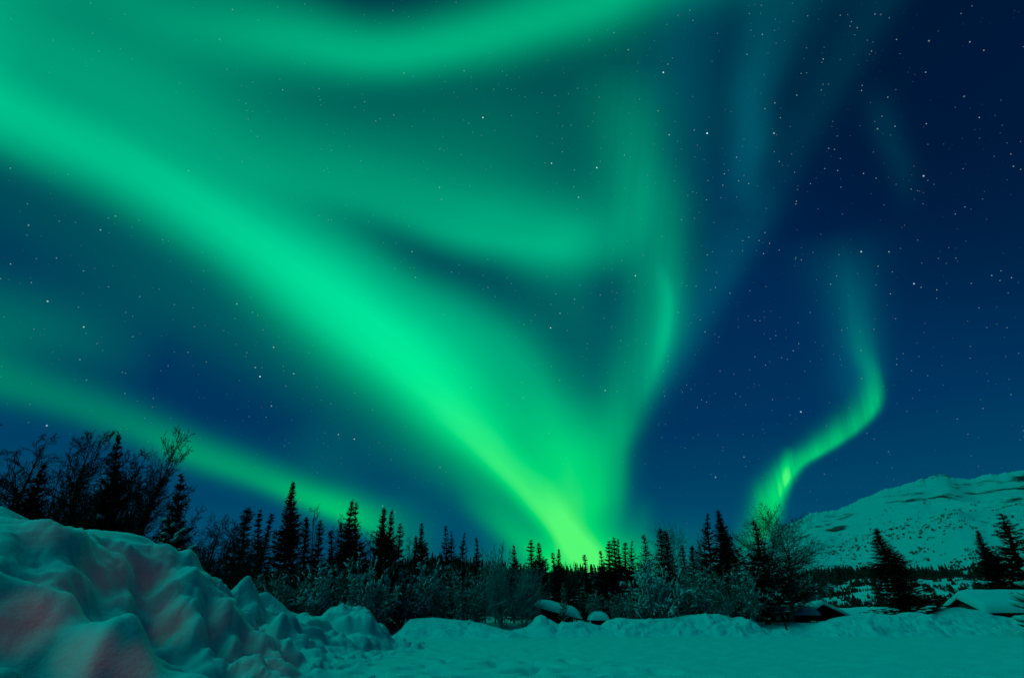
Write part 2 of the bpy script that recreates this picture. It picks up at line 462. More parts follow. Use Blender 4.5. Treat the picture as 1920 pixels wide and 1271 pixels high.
def mountain_material():
    m, t, p = material('mountain_snow_and_rock')
    p.inputs['Roughness'].default_value = 0.8
    p.inputs['Specular IOR Level'].default_value = 0.1
    tc = t.nodes.new('ShaderNodeTexCoord')
    mp = t.nodes.new('ShaderNodeMapping'); mp.inputs['Scale'].default_value = (1.0, 0.5, 2.2); mp.inputs['Rotation'].default_value = (0, 0.35, 0)
    t.links.new(tc.outputs['Object'], mp.inputs['Vector'])
    n1 = t.nodes.new('ShaderNodeTexNoise'); n1.inputs['Scale'].default_value = 0.0065; n1.inputs['Detail'].default_value = 8; n1.inputs['Roughness'].default_value = 0.66
    n2 = t.nodes.new('ShaderNodeTexNoise'); n2.inputs['Scale'].default_value = 0.03; n2.inputs['Detail'].default_value = 6; n2.inputs['Roughness'].default_value = 0.7
    for n in (n1, n2): t.links.new(mp.outputs[0], n.inputs['Vector'])
    at = t.nodes.new('ShaderNodeAttribute'); at.attribute_name = 'rockiness'
    a1 = t.nodes.new('ShaderNodeMath'); a1.operation = 'MULTIPLY_ADD'; a1.inputs[1].default_value = 0.45
    t.links.new(n2.outputs['Fac'], a1.inputs[0]); t.links.new(n1.outputs['Fac'], a1.inputs[2])
    a2 = t.nodes.new('ShaderNodeMath'); a2.operation = 'ADD'
    t.links.new(a1.outputs[0], a2.inputs[0]); t.links.new(at.outputs['Fac'], a2.inputs[1])
    mr = t.nodes.new('ShaderNodeMapRange'); mr.inputs['From Min'].default_value = 0.885; mr.inputs['From Max'].default_value = 0.95
    t.links.new(a2.outputs[0], mr.inputs['Value'])
    r = t.nodes.new('ShaderNodeMix'); r.data_type = 'RGBA'
    r.inputs['A'].default_value = (.61, .63, .65, 1); r.inputs['B'].default_value = (.05, .05, .05, 1)
    t.links.new(mr.outputs[0], r.inputs['Factor']); t.links.new(r.outputs['Result'], p.inputs['Base Color'])
    b = t.nodes.new('ShaderNodeBump'); b.inputs['Strength'].default_value = 0.6; b.inputs['Distance'].default_value = 8.0
    t.links.new(a1.outputs[0], b.inputs['Height']); t.links.new(b.outputs[0], p.inputs['Normal'])
    return m
M_MOUNT = mountain_material()

# ------------------------------------------------------------------ ground: snowed-over lot rising to the wood behind it
def ground_z(x, y):
    x = np.asarray(x, float); y = np.asarray(y, float)
    edge = 64.0 + 0.0 * x
    z = 1.25 * sstep(edge + 1, edge + 7, y) + 0.9 * sstep(72, 105, y) + 0.5 * sstep(105, 200, y)
    left = sstep(-13, -19, x) * sstep(4, 10, y)
    z = np.maximum(z, 0.7 * left)
    z = z + 0.05 * fbm(x * 0.12, y * 0.12, 3, 3) * sstep(66, 74, y)
    return z

def axis_samples(dense_lo, dense_hi, step, lo, hi, growth=1.18):
    a = list(np.arange(dense_lo, dense_hi + 1e-6, step))
    s = step; v = dense_hi
    while v < hi:
        s *= growth; v += s; a.append(v)
    s = step; v = dense_lo; pre = []
    while v > lo:
        s *= growth; v -= s; pre.append(v)
    return np.array(pre[::-1] + a)

gx = axis_samples(-45, 60, 0.22, -4500, 4500)
gy = axis_samples(12, 76, 0.16, -1500, 6000)
GX, GY = np.meshgrid(gx, gy)
GZ = ground_z(GX, GY)
lot = sstep(66, 62, GY) * sstep(90, 60, np.abs(GX))
GZ = GZ + lot * (0.06 * fbm(GX * 0.5, GY * 0.35, 11, 4) + 0.085 * fbm(GX * 1.7, GY * 1.0, 12, 3))
for (rx0, rdx, rw) in ((1.5, 0.05, .16), (3.1, 0.05, .16), (9.0, -0.22, .16), (10.7, -0.22, .16)):
    rr_ = GX - (rx0 + rdx * GY + 0.6 * np.sin(GY * 0.09 + rx0))
    GZ -= lot * 0.045 * np.exp(-(rr_ / rw) ** 2) * (0.4 + 0.6 * vnoise(GX * .8, GY * .8, 19))
# trampled patches and ruts
rnd = random.Random(5)
tr = sstep(0.56, 0.72, vnoise(GX * 0.10 + 3, GY * 0.16, 21)) * sstep(26, 4, np.abs(GX + 1)) 
GZ -= lot * tr * 0.22 * sstep(0.55, 0.8, vnoise(GX * 1.7, GY * 1.3, 22))
ground = grid_obj('ground', GX, GY, GZ, M_SNOW)
tag(ground, kind='structure')

# ------------------------------------------------------------------ the big snowbank on the left
def bank_crest(Y):
    ys = [-4, 4, 9, 11.0, 12.3, 13.9, 14.9, 15.9, 17.0, 17.8, 18.5, 19.1, 19.7, 20.4, 22.9, 25.0, 29.0, 32.0, 34.6, 36.7, 39.0, 40.7, 42.5, 44.5, 47.0]
    hs = [3.4, 3.6, 3.8, 3.85, 3.85, 3.65, 3.5, 3.75, 3.85, 3.75, 3.45, 3.0, 2.4, 2.05, 1.95, 1.9, 1.8, 1.7, 1.65, 1.45, 1.15, .8, .5, .25, 0]
    return np.interp(Y, ys, hs)

def make_bank():
    xs = np.linspace(-19.5, -3.2, 430)
    ys = 2.0 + (47.5 - 2.0) * (np.linspace(0, 1, 820) ** 1.35)
    X, Y = np.meshgrid(xs, ys)
    # domain warp so folds run down the slope, drifting away from the camera
    wx = X + 0.8 * fbm(X * 0.35, Y * 0.35, 31, 3)
    wy = Y + 0.9 * fbm(X * 0.35, Y * 0.35, 41, 3)
    toe = -5.7 + 0.7 * fbm(Y * 0.22, Y * 0 + 2.0, 51, 3) - 1.1 * sstep(13.0, 9.5, Y)
    width = 5.6 + 0.8 * fbm(Y * 0.15, Y * 0 + 7.0, 52, 2) - 1.5 * sstep(31, 45, Y)
    H = bank_crest(Y)
    w = (toe - X) / width
    front = sstep(-0.05, 1.0, w) * 0.62 + np.clip(w, 0, 1) ** 0.9 * 0.38
    back = sstep(2.05, 1.15, w)
    Z = H * front * back
    crest = front * back
    # large lumps, valleys
    d = (X + 12) * 0.75 + (Y - 10) * 0.55          # distance along the fold direction
    c = -(X + 12) * 0.55 + (Y - 10) * 0.75         # across the folds
    dw = d + 0.9 * fbm(X * 0.3, Y * 0.3, 61, 2); cw = c + 1.0 * fbm(X * 0.32, Y * 0.32, 71, 3)
    amp = np.clip(w, 0, 1) ** 0.5 * sstep(1.7, 1.0, w)
    folds = ridged(cw * 0.33, dw * 0.13, 81, 2, 0.45) - 0.5
    Z = Z + amp * 1.35 * folds * sstep(0.97, 0.58, w) * sstep(0, 0.2, w)
    f2 = ridged(cw * 0.80 + 7, dw * 0.36, 91, 2, 0.5) - 0.45
    Z = Z + amp * 0.52 * f2 * sstep(1.12, 0.8, w) * sstep(0.02, 0.3, w)
    f3 = ridged(cw * 1.9 + 3, dw * 1.0, 95, 2, 0.5) - 0.4
    Z = Z + amp * 0.17 * f3 * sstep(1.15, 0.85, w) * (0.35 + 0.65 * sstep(0.35, 0.65, vnoise(X * .3 + 9, Y * .25, 97)))
    # slumped ledges: soft benches over steep drops
    def terrace(Z, s_, n_, lo_, hi_):
        t = Z / s_ + n_
        fl = np.floor(t); fr = t - fl
        return s_ * (fl + 0.18 * fr + 0.82 * sstep(lo_, hi_, fr) - n_)
    n1 = 1.5 * fbm(cw * 0.22 + 3, dw * 0.10, 183, 3, .45) + 0.22 * fbm(X * .9, Y * .9, 185, 2)
    msk = sstep(0.04, 0.16, w) * sstep(1.08, 0.86, w)
    Z = Z + 0.62 * msk * (terrace(Z, 0.95, n1, 0.50, 0.98) - Z)
    n2 = 1.3 * fbm(cw * 0.55 + 1, dw * 0.28, 187, 3, .5) + 0.4 * fbm(X * 2.0, Y * 2.0, 189, 2)
    Z = Z + 0.62 * msk * (0.25 + 0.75 * sstep(13, 19, Y + 3 * fbm(X * .2, Y * .2, 191, 2))) * (terrace(Z, 0.42, n2, 0.45, 0.98) - Z)
    # spur towards the camera, lower left
    hh = np.full_like(Z, -9.0)
    ys_ = wy * .35 + Y * .65
    for (x0, y0, z0, x1, y1, z1) in ((-12.0, 7.2, 3.5, -9.6, 8.2, 2.85), (-9.6, 8.2, 2.85, -7.6, 9.0, 2.10), (-7.6, 9.0, 2.10, -6.3, 9.4, 1.48), (-6.3, 9.4, 1.48, -5.0, 9.8, 0.62), (-5.0, 9.8, .62, -4.2, 10.0, -0.1)):
        ex, ey = x1 - x0, y1 - y0; L2 = ex * ex + ey * ey
        t = np.clip(((X - x0) * ex + (ys_ - y0) * ey) / L2, 0, 1)
        dd = np.hypot(X - x0 - t * ex, ys_ - y0 - t * ey)
        hh = np.maximum(hh, (z0 + (z1 - z0) * t) - 0.85 * (np.sqrt(dd * dd + 0.16) - 0.4))
    k = 0.12
    dz = Z - hh
    Z = np.where(dz > 0, Z, hh) + k * np.log1p(np.exp(-np.abs(dz) / k))
    near = sstep(12.0, 9.5, Y) * sstep(-4.0, -5.5, X)
    Z = Z + near * (0.42 * (ridged(wx * 0.62 + wy * .25, wy * 0.5 + 1.7, 195, 2, .4) - 0.55) + 0.12 * fbm(wx * 1.6, wy * 1.6, 196, 4, .6) + 0.20 * (ridged(wx * 1.25 + .4 * wy, wy * 1.0, 197, 2, .5) - 0.5))
    # blocks thrown up by the plough along the crest
    blocks = [(-10.4, 21.0, 1.5, 1.3, .65, .4), (-10.0, 22.1, .9, .9, .65, .3), (-10.1, 25.3, 1.5, 1.5, 1.0, .1), (-9.7, 27.3, .9, .9, .6, .5), (-9.6, 30.2, .9, 1.2, .45, .5),
              (-9.2, 34.4, 1.5, 1.9, .80, .3), (-8.6, 36.6, .9, 1.0, .45, .6), (-8.6, 23.6, 1.0, .8, .5, .9), (-8.2, 27.0, .9, 1.1, .45, .2), (-7.6, 29.3, .8, .9, .4, .6),
              (-7.9, 31.6, .8, 1.0, .45, .4), (-7.4, 34.2, .7, .9, .4, .2), (-7.0, 37.4, .7, .9, .35, .8), (-8.0, 21.4, .9, .9, .5, .1), (-7.2, 24.8, .7, .7, .35, .1),
              (-11.0, 19.2, 1.0, .8, .3, .5), (-9.3, 17.4, .9, .9, .4, .2), (-8.6, 15.4, .9, 1.0, .35, .7), (-7.3, 18.4, .8, .7, .35, .3), (-6.9, 21.0, .6, .7, .3, .5), (-6.6, 27.2, .5, .6, .25, .2)]
    for (bx, by, rx, ry, h, a) in blocks:
        ca, sa = math.cos(a), math.sin(a)
        u = ((wx - bx) * ca + (wy - by) * sa) / rx; v = (-(wx - bx) * sa + (wy - by) * ca) / ry
        q = (np.abs(u) ** 2.6 + np.abs(v) ** 2.6)
        Z = Z + h * np.clip(1 - q, 0, 1) ** 0.45 * 0.8 * sstep(0.02, 0.15, crest)
    # cloddy surface
    clod = fbm(wx * 1.1, wy * 1.1, 101, 4, 0.55)
    soft = sstep(0.35, 0.6, vnoise(X * 0.22 + 4, Y * 0.17, 111))
    Z = Z + amp * (0.24 * clod * (0.12 + 0.88 * np.maximum(soft * sstep(0.9, 0.6, w), sstep(17, 21, Y))))
    Z = Z + amp * 0.16 * (ridged(wx * 1.5, wy * 0.9, 125, 3, .5) - 0.4) * sstep(14, 20, Y)
    lump = np.clip(vnoise(wx * 1.6, wy * 1.6, 121) - 0.55, 0, 1) * 2
    Z = Z + amp * 0.30 * lump * sstep(1.1, 0.5, w) * (0.25 + 0.75 * sstep(15, 22, Y))
    # sculpted crests and hollows
    def on_bank(px, py):
        d = ray(px, py)
        for k in np.arange(6.0, 50.0, 0.04):
            x, y, z = d[0] * k, d[1] * k, CAM_H + d[2] * k
            if y < ys[0] or x < xs[0] or x > xs[-1] or y > ys[-1]: continue
            i = int(np.clip(np.searchsorted(ys, y), 0, len(ys) - 1)); j = int(np.clip(np.searchsorted(xs, x), 0, len(xs) - 1))
            if Z[i, j] >= z: return np.array([x, y])
        return None
    ridges = [([(60, 1000), (130, 1012), (190, 1024), (240, 1034), (262, 1052), (300, 1070), (330, 1094), (348, 1128), (356, 1162), (352, 1196)], .30, .34),
              ([(190, 1024), (205, 1044), (246, 1052), (262, 1052)], .22, .20), ([(150, 1068), (200, 1052), (262, 1056)], .28, .22),
              ([(262, 1052), (292, 1052), (316, 1064), (340, 1088), (352, 1110), (376, 1130), (420, 1150), (445, 1152)], .28, .30),
              ([(348, 1128), (372, 1160), (384, 1190), (420, 1200), (452, 1204)], .26, .26), ([(356, 1162), (340, 1206), (352, 1232), (392, 1236)], .26, .26),
              ([(210, 1120), (236, 1136), (244, 1168), (262, 1196), (290, 1220)], .24, .26), ([(120, 1100), (180, 1122), (222, 1146), (236, 1180)], .22, .20),
              ([(420, 1152), (480, 1160), (530, 1176), (572, 1184)], .26, .24), ([(450, 1140), (520, 1150), (580, 1166), (640, 1176)], .28, .24),
              ([(560, 1130), (600, 1150), (650, 1160), (700, 1178)], .28, .24), ([(640, 1140), (690, 1156), (730, 1180), (752, 1196)], .26, .24),
              ([(452, 1204), (500, 1206), (560, 1212), (610, 1214)], .24, .20), ([(300, 1262), (350, 1248), (410, 1244), (470, 1252), (520, 1262)], .24, .22)]
    hollows = [(84, 976, .8, .34), (206, 1062, .65, .46), (284, 1066, .5, .34), (180, 1082, .6, .36), (296, 1108, .7, .5), (318, 1176, .85, .65), (48, 1160, .8, .45), (110, 1130, .6, .35),
               (160, 1236, .75, .6), (246, 1262, .55, .5), (404, 1176, .5, .42), (300, 1222, .6, .44), (420, 1222, .6, .42), (480, 1228, .65, .46), (540, 1246, .6, .36), (400, 1138, .4, .22),
               (500, 1170, .5, .26), (560, 1192, .5, .22), (620, 1192, .5, .2), (668, 1170, .5, .22)]
    D = np.zeros_like(Z)
    for px, py, r, dep in hollows:
        c = on_bank(px, py)
        if c is None: continue
        away = c / np.hypot(*c)
        u_ = (X - c[0]) * away[0] + (Y - c[1]) * away[1]; v_ = -(X - c[0]) * away[1] + (Y - c[1]) * away[0]
        q = (u_ / (r * 1.1)) ** 2 + (v_ / (r * 0.85)) ** 2
        D -= dep * np.exp(-q ** 1.5)
    R_ = np.zeros_like(Z)
    for line, h, wd in ridges:
        P = [on_bank(px, py) for px, py in line]; P = [p for p in P if p is not None]
        best = np.full_like(Z, 9.0)
        for p, q in zip(P[:-1], P[1:]):
            e = q - p; L2 = float(e @ e)
            if L2 > 9.0 or L2 < 1e-6: continue
            t = np.clip(((X + .25 * fbm(X * 1.3, Y * 1.3, 161, 2) - p[0]) * e[0] + (Y - p[1]) * e[1]) / L2, 0, 1)
            best = np.minimum(best, np.hypot(X + .25 * fbm(X * 1.3, Y * 1.3, 161, 2) - p[0] - t * e[0], Y + .25 * fbm(X * 1.3, Y * 1.3, 171, 2) - p[1] - t * e[1]))
        R_ = np.maximum(R_, h * np.exp(-np.abs(best / wd) ** 1.3))
    Z = Z + D + R_
    for _ in range(8):
        Z[1:-1] = .25 * Z[:-2] + .5 * Z[1:-1] + .25 * Z[2:]
        Z[:, 1:-1] = .25 * Z[:, :-2] + .5 * Z[:, 1:-1] + .25 * Z[:, 2:]
    patch = sstep(0.36, 0.58, vnoise(X * 0.28 + 2, Y * 0.22, 205)) * np.clip(w * 6, 0, 1) * sstep(1.0, 0.8, w) + sstep(-0.25, 0.0, w) * sstep(0.30, 0.08, w) * 0.9
    patch = patch * (0.45 + 0.55 * sstep(13, 18, Y))
    jx, jy = X + .12 * fbm(X * 3, Y * 3, 207, 3), Y + .12 * fbm(X * 3, Y * 3, 208, 3)
    Z = Z + np.clip(patch, 0, 1) * (0.19 * clods(jx / .75, jy / .75, 211) + 0.10 * clods(jx / .34 + 5, jy / .34, 217))
    fine = fbm(X * 4.0, Y * 4.0, 131, 3)
    Z = Z + (0.025 * fine + 0.05 * fbm(wx * 2.4, wy * 2.2, 133, 4, .62) * (.35 + .65 * sstep(.3, .6, vnoise(X * .5, Y * .4, 135)))) * np.clip(crest * 5, 0, 1)
    # clods that rolled to the foot
    foot = sstep(-0.35, 0.0, w) * sstep(0.35, 0.05, w)
    Z = Z + foot * 0.22 * np.clip(vnoise(X * 1.8, Y * 1.5, 141) - 0.5, 0, 1) * 2
    Z = Z * sstep(47.0, 43.5, Y + 0.6 * fbm(X * .5, Y * .5, 151, 2))
    Z = np.where((w < -0.3) & (hh < 0.02), -0.1, Z)
    Z -= 0.05
    o = grid_obj('snowbank', X, Y, Z, M_BANK)
    tag(o, 'huge ploughed snowbank of folded lumpy snow filling the lower left foreground', 'snowbank', 'snowbanks round the lot')
    GLOW = [(84, 978, .042, .55), (200, 1060, .042, .7), (286, 1060, .040, .7), (232, 1088, .045, .55), (300, 1112, .040, .6), (318, 1180, .036, 1.25), (46, 1166, .046, 1.0), (112, 1132, .045, .55),
            (160, 1240, .040, 1.0), (248, 1266, .036, .8), (486, 1228, .055, .55), (424, 1142, .030, .4), (540, 1250, .035, .45), (395, 1180, .03, .3)]
    out = []
    for px, py, r, k in GLOW:
        c = on_bank(px, py)
        if c is None: continue
        i = int(np.clip(np.searchsorted(ys, c[1]), 0, len(ys) - 1)); j = int(np.clip(np.searchsorted(xs, c[0]), 0, len(xs) - 1))
        out.append((c[0], c[1], float(Z[i, j]), r, k))
    return out
GLOW_SPOTS = make_bank()

# ------------------------------------------------------------------ lower snowbanks along the far edge of the lot
def berm(px_crest, Y0, Yc, Y1, label, seed, lumps=0.30, blocks=(), toe_px=None):
    """px_crest: (px, py) of the crest as seen; Y0 toe, Yc crest, Y1 back."""
    P = [at_depth(px, py, Yc) for px, py in px_crest]
    cx = np.array([p[0] for p in P]); cz = np.array([p[2] for p in P])
    xs = np.arange(cx[0] - 1.2, cx[-1] + 1.2, 0.09)
    ys = np.linspace(Y0 - 0.6, Y1, 90)
    X, Y = np.meshgrid(xs, ys)
    base = ground_z(X, Y)
    H = np.interp(X + 0.35 * fbm(X * .7, Y * .7, seed + 5, 2), cx, cz)
    ends = sstep(cx[0] - 1.0, cx[0] + 0.4, X) * sstep(cx[-1] + 1.0, cx[-1] - 0.4, X)
    tw = 0.7 * fbm(X * 0.5, Y * 0 + 1.5, seed, 3)
    f = np.clip((Y - Y0 - tw) / (Yc - Y0 - tw), 0, 1)
    prof = f ** 0.75 * 0.55 + sstep(0, 1, f) * 0.45
    bk = sstep(Y1, Yc + 0.3 * (Y1 - Yc), Y)
    prof = np.where(Y > Yc, bk, prof)
    Z = base * (1 - prof) + H * prof
    slope = sstep(0, 0.25, f) * sstep(1.0, 0.8, f)
    wx = X + 0.5 * fbm(X * .8, Y * .8, seed + 1, 2); wy = Y + 0.5 * fbm(X * .8, Y * .8, seed + 2, 2)
    Z = Z + lumps * 1.4 * slope * (fbm(wx * 0.8, wy * 1.3, seed + 3, 4, 0.62) + 0.6 * (ridged(wx * 0.5, wy * 1.0, seed + 4, 2) - 0.5))
    Z = Z + 0.35 * lumps * sstep(0, .1, f) * np.clip(vnoise(wx * 1.7, wy * 1.5, seed + 6) - 0.5, 0, 1) * sstep(0.9, 0.4, f) * 2
    Z = Z + 0.05 * fbm(X * 0.8, Y * 0.8, seed + 7, 3) * prof
    for (bpx, by, rx, ry, h) in blocks:
        bx = at_depth(bpx, 1190, by)[0]
        q = np.abs((wx - bx) / rx) ** 2.4 + np.abs((wy - by) / ry) ** 2.4
        Z = Z + h * np.clip(1 - q, 0, 1) ** 0.5
    Z = base * (1 - ends) + Z * ends - 0.08 * (1 - ends) - 0.02
    Z = np.where((f <= 0) & (Y < Yc), np.minimum(Z, base - 0.06), Z)
    o = grid_obj('snowbank', X, Y, Z, M_BANK)
    tag(o, label, 'snowbank', 'snowbanks round the lot')
    return o

berm([(752, 1178), (772, 1160), (800, 1157), (850, 1160), (890, 1166), (925, 1174), (955, 1182), (985, 1192)], 55, 60, 66,
     'low shadowed snowbank in front of the snowy thicket, right of the huge snowbank', 200, 0.22)
berm([(930, 1188), (965, 1180), (990, 1174), (1003, 1161), (1016, 1156), (1030, 1160), (1043, 1172), (1050, 1168), (1085, 1166), (1120, 1171), (1132, 1174), (1150, 1178)], 60.5, 64.5, 69,
     'rounded pair of snow mounds in front of the lean-to shed roof', 220, 0.16,
     blocks=((1015, 63.6, .9, 1.4, .28), (1078, 63.4, 2.6, 1.0, .35)))
berm([(1118, 1182), (1140, 1163), (1165, 1157), (1190, 1160), (1230, 1160), (1265, 1157), (1300, 1152), (1345, 1150), (1362, 1153), (1375, 1158), (1392, 1155), (1408, 1162), (1420, 1176), (1440, 1184), (1462, 1190)], 61, 65, 70,
     'long lumpy snowbank in front of the snow-laden thicket, ending in a rounded knob', 240, 0.34)
berm([(1440, 1192), (1456, 1180), (1468, 1177), (1484, 1184), (1500, 1187), (1525, 1184), (1550, 1186)], 62, 64, 66.5,
     'small broken heap of snow at the foot of the thick stake', 260, 0.22)
berm([(1518, 1192), (1530, 1180), (1548, 1167), (1570, 1160), (1600, 1153), (1630, 1151), (1660, 1150), (1690, 1152), (1705, 1147), (1722, 1147), (1748, 1154), (1800, 1162), (1860, 1168), (1930, 1174), (2050, 1180), (2150, 1190)], 61, 65.5, 71,
     'broad lumpy snowbank below the leaning dark spruce on the right', 280, 0.36)
berm([(1745, 1156), (1762, 1147), (1780, 1139), (1800, 1138), (1825, 1143), (1850, 1151), (1890, 1157), (1930, 1160), (2010, 1164), (2100, 1170)], 65.5, 70, 75,
     'smooth snowbank drifted up against the log cabin gable', 300, 0.22)

# ------------------------------------------------------------------ mountain and hills
def azel(px, py):
    d = ray(px, py)
    return math.atan2(d[0], d[1]), math.atan2(d[2], math.hypot(d[0], d[1]))

def massif(name, crest_px, r0, rc, r1, z0, mat, seed, rough, na=520, nr=220, kind='structure', spurs=0.0, crag=0.0):
    A = np.array([azel(px, py) for px, py in crest_px])
    az = np.linspace(A[0, 0], A[-1, 0], na)
    el = np.interp(az, A[:, 0], A[:, 1])
    k = np.ones(9) / 9
    el = np.convolve(np.pad(el, 4, 'edge'), k, 'valid')
    rr = np.concatenate([np.linspace(r0, rc, nr), np.linspace(rc, r1, nr // 4)[1:]])
    cr_ = crag * (fbm(az * 55, az * 0 + .3, seed + 20, 4, .6) + .5 * ridged(az * 140, az * 0 + .7, seed + 21, 2) - .25)
    AZ, R = np.meshgrid(az, rr)
    f = np.clip((R - r0) / (rc - r0), 0, 1)
    zc = CAM_H + rc * np.tan(el[None, :] + cr_[None, :] * f ** 14)
    prof = f ** 1.15
    X, Y = R * np.sin(AZ), R * np.cos(AZ)
    L = rc / 10.0
    wX = X + 0.35 * L * fbm(X / L, Y / L, seed + 9, 3)
    Z = z0 + (zc - z0) * prof
    env = np.sin(np.clip(f, 0, 1) * PI) ** 0.8
    if spurs:
        Z = Z + spurs * (zc - z0) * env * (ridged(wX / (L * 2.3), Y / (L * 4.0), seed + 3, 3) - 0.55)
    Z = Z + rough * (zc - z0) * (env + 0.10) * fbm(X / L * 1.3, Y / L * 1.3, seed, 6, 0.5)
    Z = np.where(R > rc, z0 + (Z - z0) * sstep(r1, rc, R), Z)
    edge = sstep(0, 0.04, (AZ - az[0]) / (az[-1] - az[0])) * sstep(1, 0.97, (AZ - az[0]) / (az[-1] - az[0]))
    Z = (z0 - 3) + (Z - z0 + 3) * edge
    o = grid_obj(name, X, Y, Z, mat)
    tag(o, kind=kind)
    return o, AZ, R, f, X, Y, Z

MOUNT = massif('mountain', [(1180, 1130), (1300, 1085), (1400, 1035), (1478, 984), (1500, 974), (1525, 962), (1545, 958), (1570, 955), (1600, 945), (1625, 931), (1655, 917), (1685, 910), (1712, 901), (1730, 898), (1752, 890), (1768, 888), (1790, 893), (1815, 897), (1840, 893), (1880, 887), (1920, 884), (2000, 872), (2100, 880), (2250, 920), (2500, 1000)],
               620, 1900, 2600, 8, M_MOUNT, 400, 0.07, 900, 300, spurs=0.22, crag=0.0035)
o = MOUNT[0]
a = o.data.attributes.new('rockiness', 'FLOAT', 'POINT')
f = MOUNT[3]
pk = np.interp(MOUNT[1], [azel(p_, 900)[0] for p_ in (1480, 1540, 1600, 1670, 1700, 1790, 1830, 1880, 1930, 2100)], [.05, .05, 0, 0, .07, .07, .01, .02, .08, .08])
rk = 0.02 + pk * sstep(.5, .75, f) + 0.075 * sstep(0.60, 0.86, f) - 0.05 * sstep(0.93, 1.0, f) + 0.05 * fbm(MOUNT[4] * .004, MOUNT[5] * .004, 660, 3)
a.data.foreach_set('value', rk.astype(np.float32).ravel())

HILL = massif('hill', [(1330, 1158), (1400, 1135), (1450, 1112), (1500, 1094), (1550, 1086), (1620, 1083), (1700, 1084), (1760, 1082), (1850, 1079), (1920, 1078), (2100, 1075), (2300, 1100)],
              112, 300, 420, 2.2, M_BANK, 430, 0.10, 320, 140, spurs=0.35)
WOODHILL = massif('wooded_hill', [(-500, 1080), (-200, 1062), (150, 1072), (400, 1085), (640, 1072), (770, 1058), (810, 1048), (850, 1053), (900, 1062), (1000, 1074), (1060, 1070), (1130, 1074), (1200, 1084), (1300, 1092), (1420, 1110)],
                  260, 520, 700, 2.5, M_FOREST, 460, 0.08, 300, 80)

# ------------------------------------------------------------------ a vehicle's red tail lamp, out of view beside the camera:
# an added mask limits its beam to soft red spots aimed at the big snowbank
ld = bpy.data.lights.new('tail_lamp', 'POINT'); ld.color = (1.0, 0.04, 0.03); ld.energy = 360.0; ld.shadow_soft_size = 0.10
lo_ = bpy.data.objects.new('tail_lamp', ld); lo_.location = (1.4, -0.8, 1.2)
COL.objects.link(lo_)
ld.use_nodes = True
lt = ld.node_tree; lt.nodes.clear()
lg = lt.nodes.new('ShaderNodeNewGeometry'); tot = None
for (gx_, gy_, gz_, gr, gk) in GLOW_SPOTS:
    dv = np.array([gx_ - 1.4, gy_ + 0.8, gz_ - 1.2]); dv = dv / np.linalg.norm(dv)
    dp = lt.nodes.new('ShaderNodeVectorMath'); dp.operation = 'DOT_PRODUCT'; lt.links.new(lg.outputs['Incoming'], dp.inputs[0]); dp.inputs[1].default_value = tuple(dv)
    mr = lt.nodes.new('ShaderNodeMapRange'); mr.interpolation_type = 'SMOOTHERSTEP'; lt.links.new(dp.outputs['Value'], mr.inputs['Value'])
    mr.inputs['From Min'].default_value = math.cos(gr * 0.95); mr.inputs['From Max'].default_value = 1.0; mr.inputs['To Max'].default_value = gk
    if tot is None: tot = mr.outputs[0]
    else:
        ad = lt.nodes.new('ShaderNodeMath'); ad.operation = 'ADD'; lt.links.new(tot, ad.inputs[0]); lt.links.new(mr.outputs[0], ad.inputs[1]); tot = ad.outputs[0]
le = lt.nodes.new('ShaderNodeEmission'); lt.links.new(tot, le.inputs['Strength'])
lout = lt.nodes.new('ShaderNodeOutputLight'); lt.links.new(le.outputs[0], lout.inputs['Surface'])

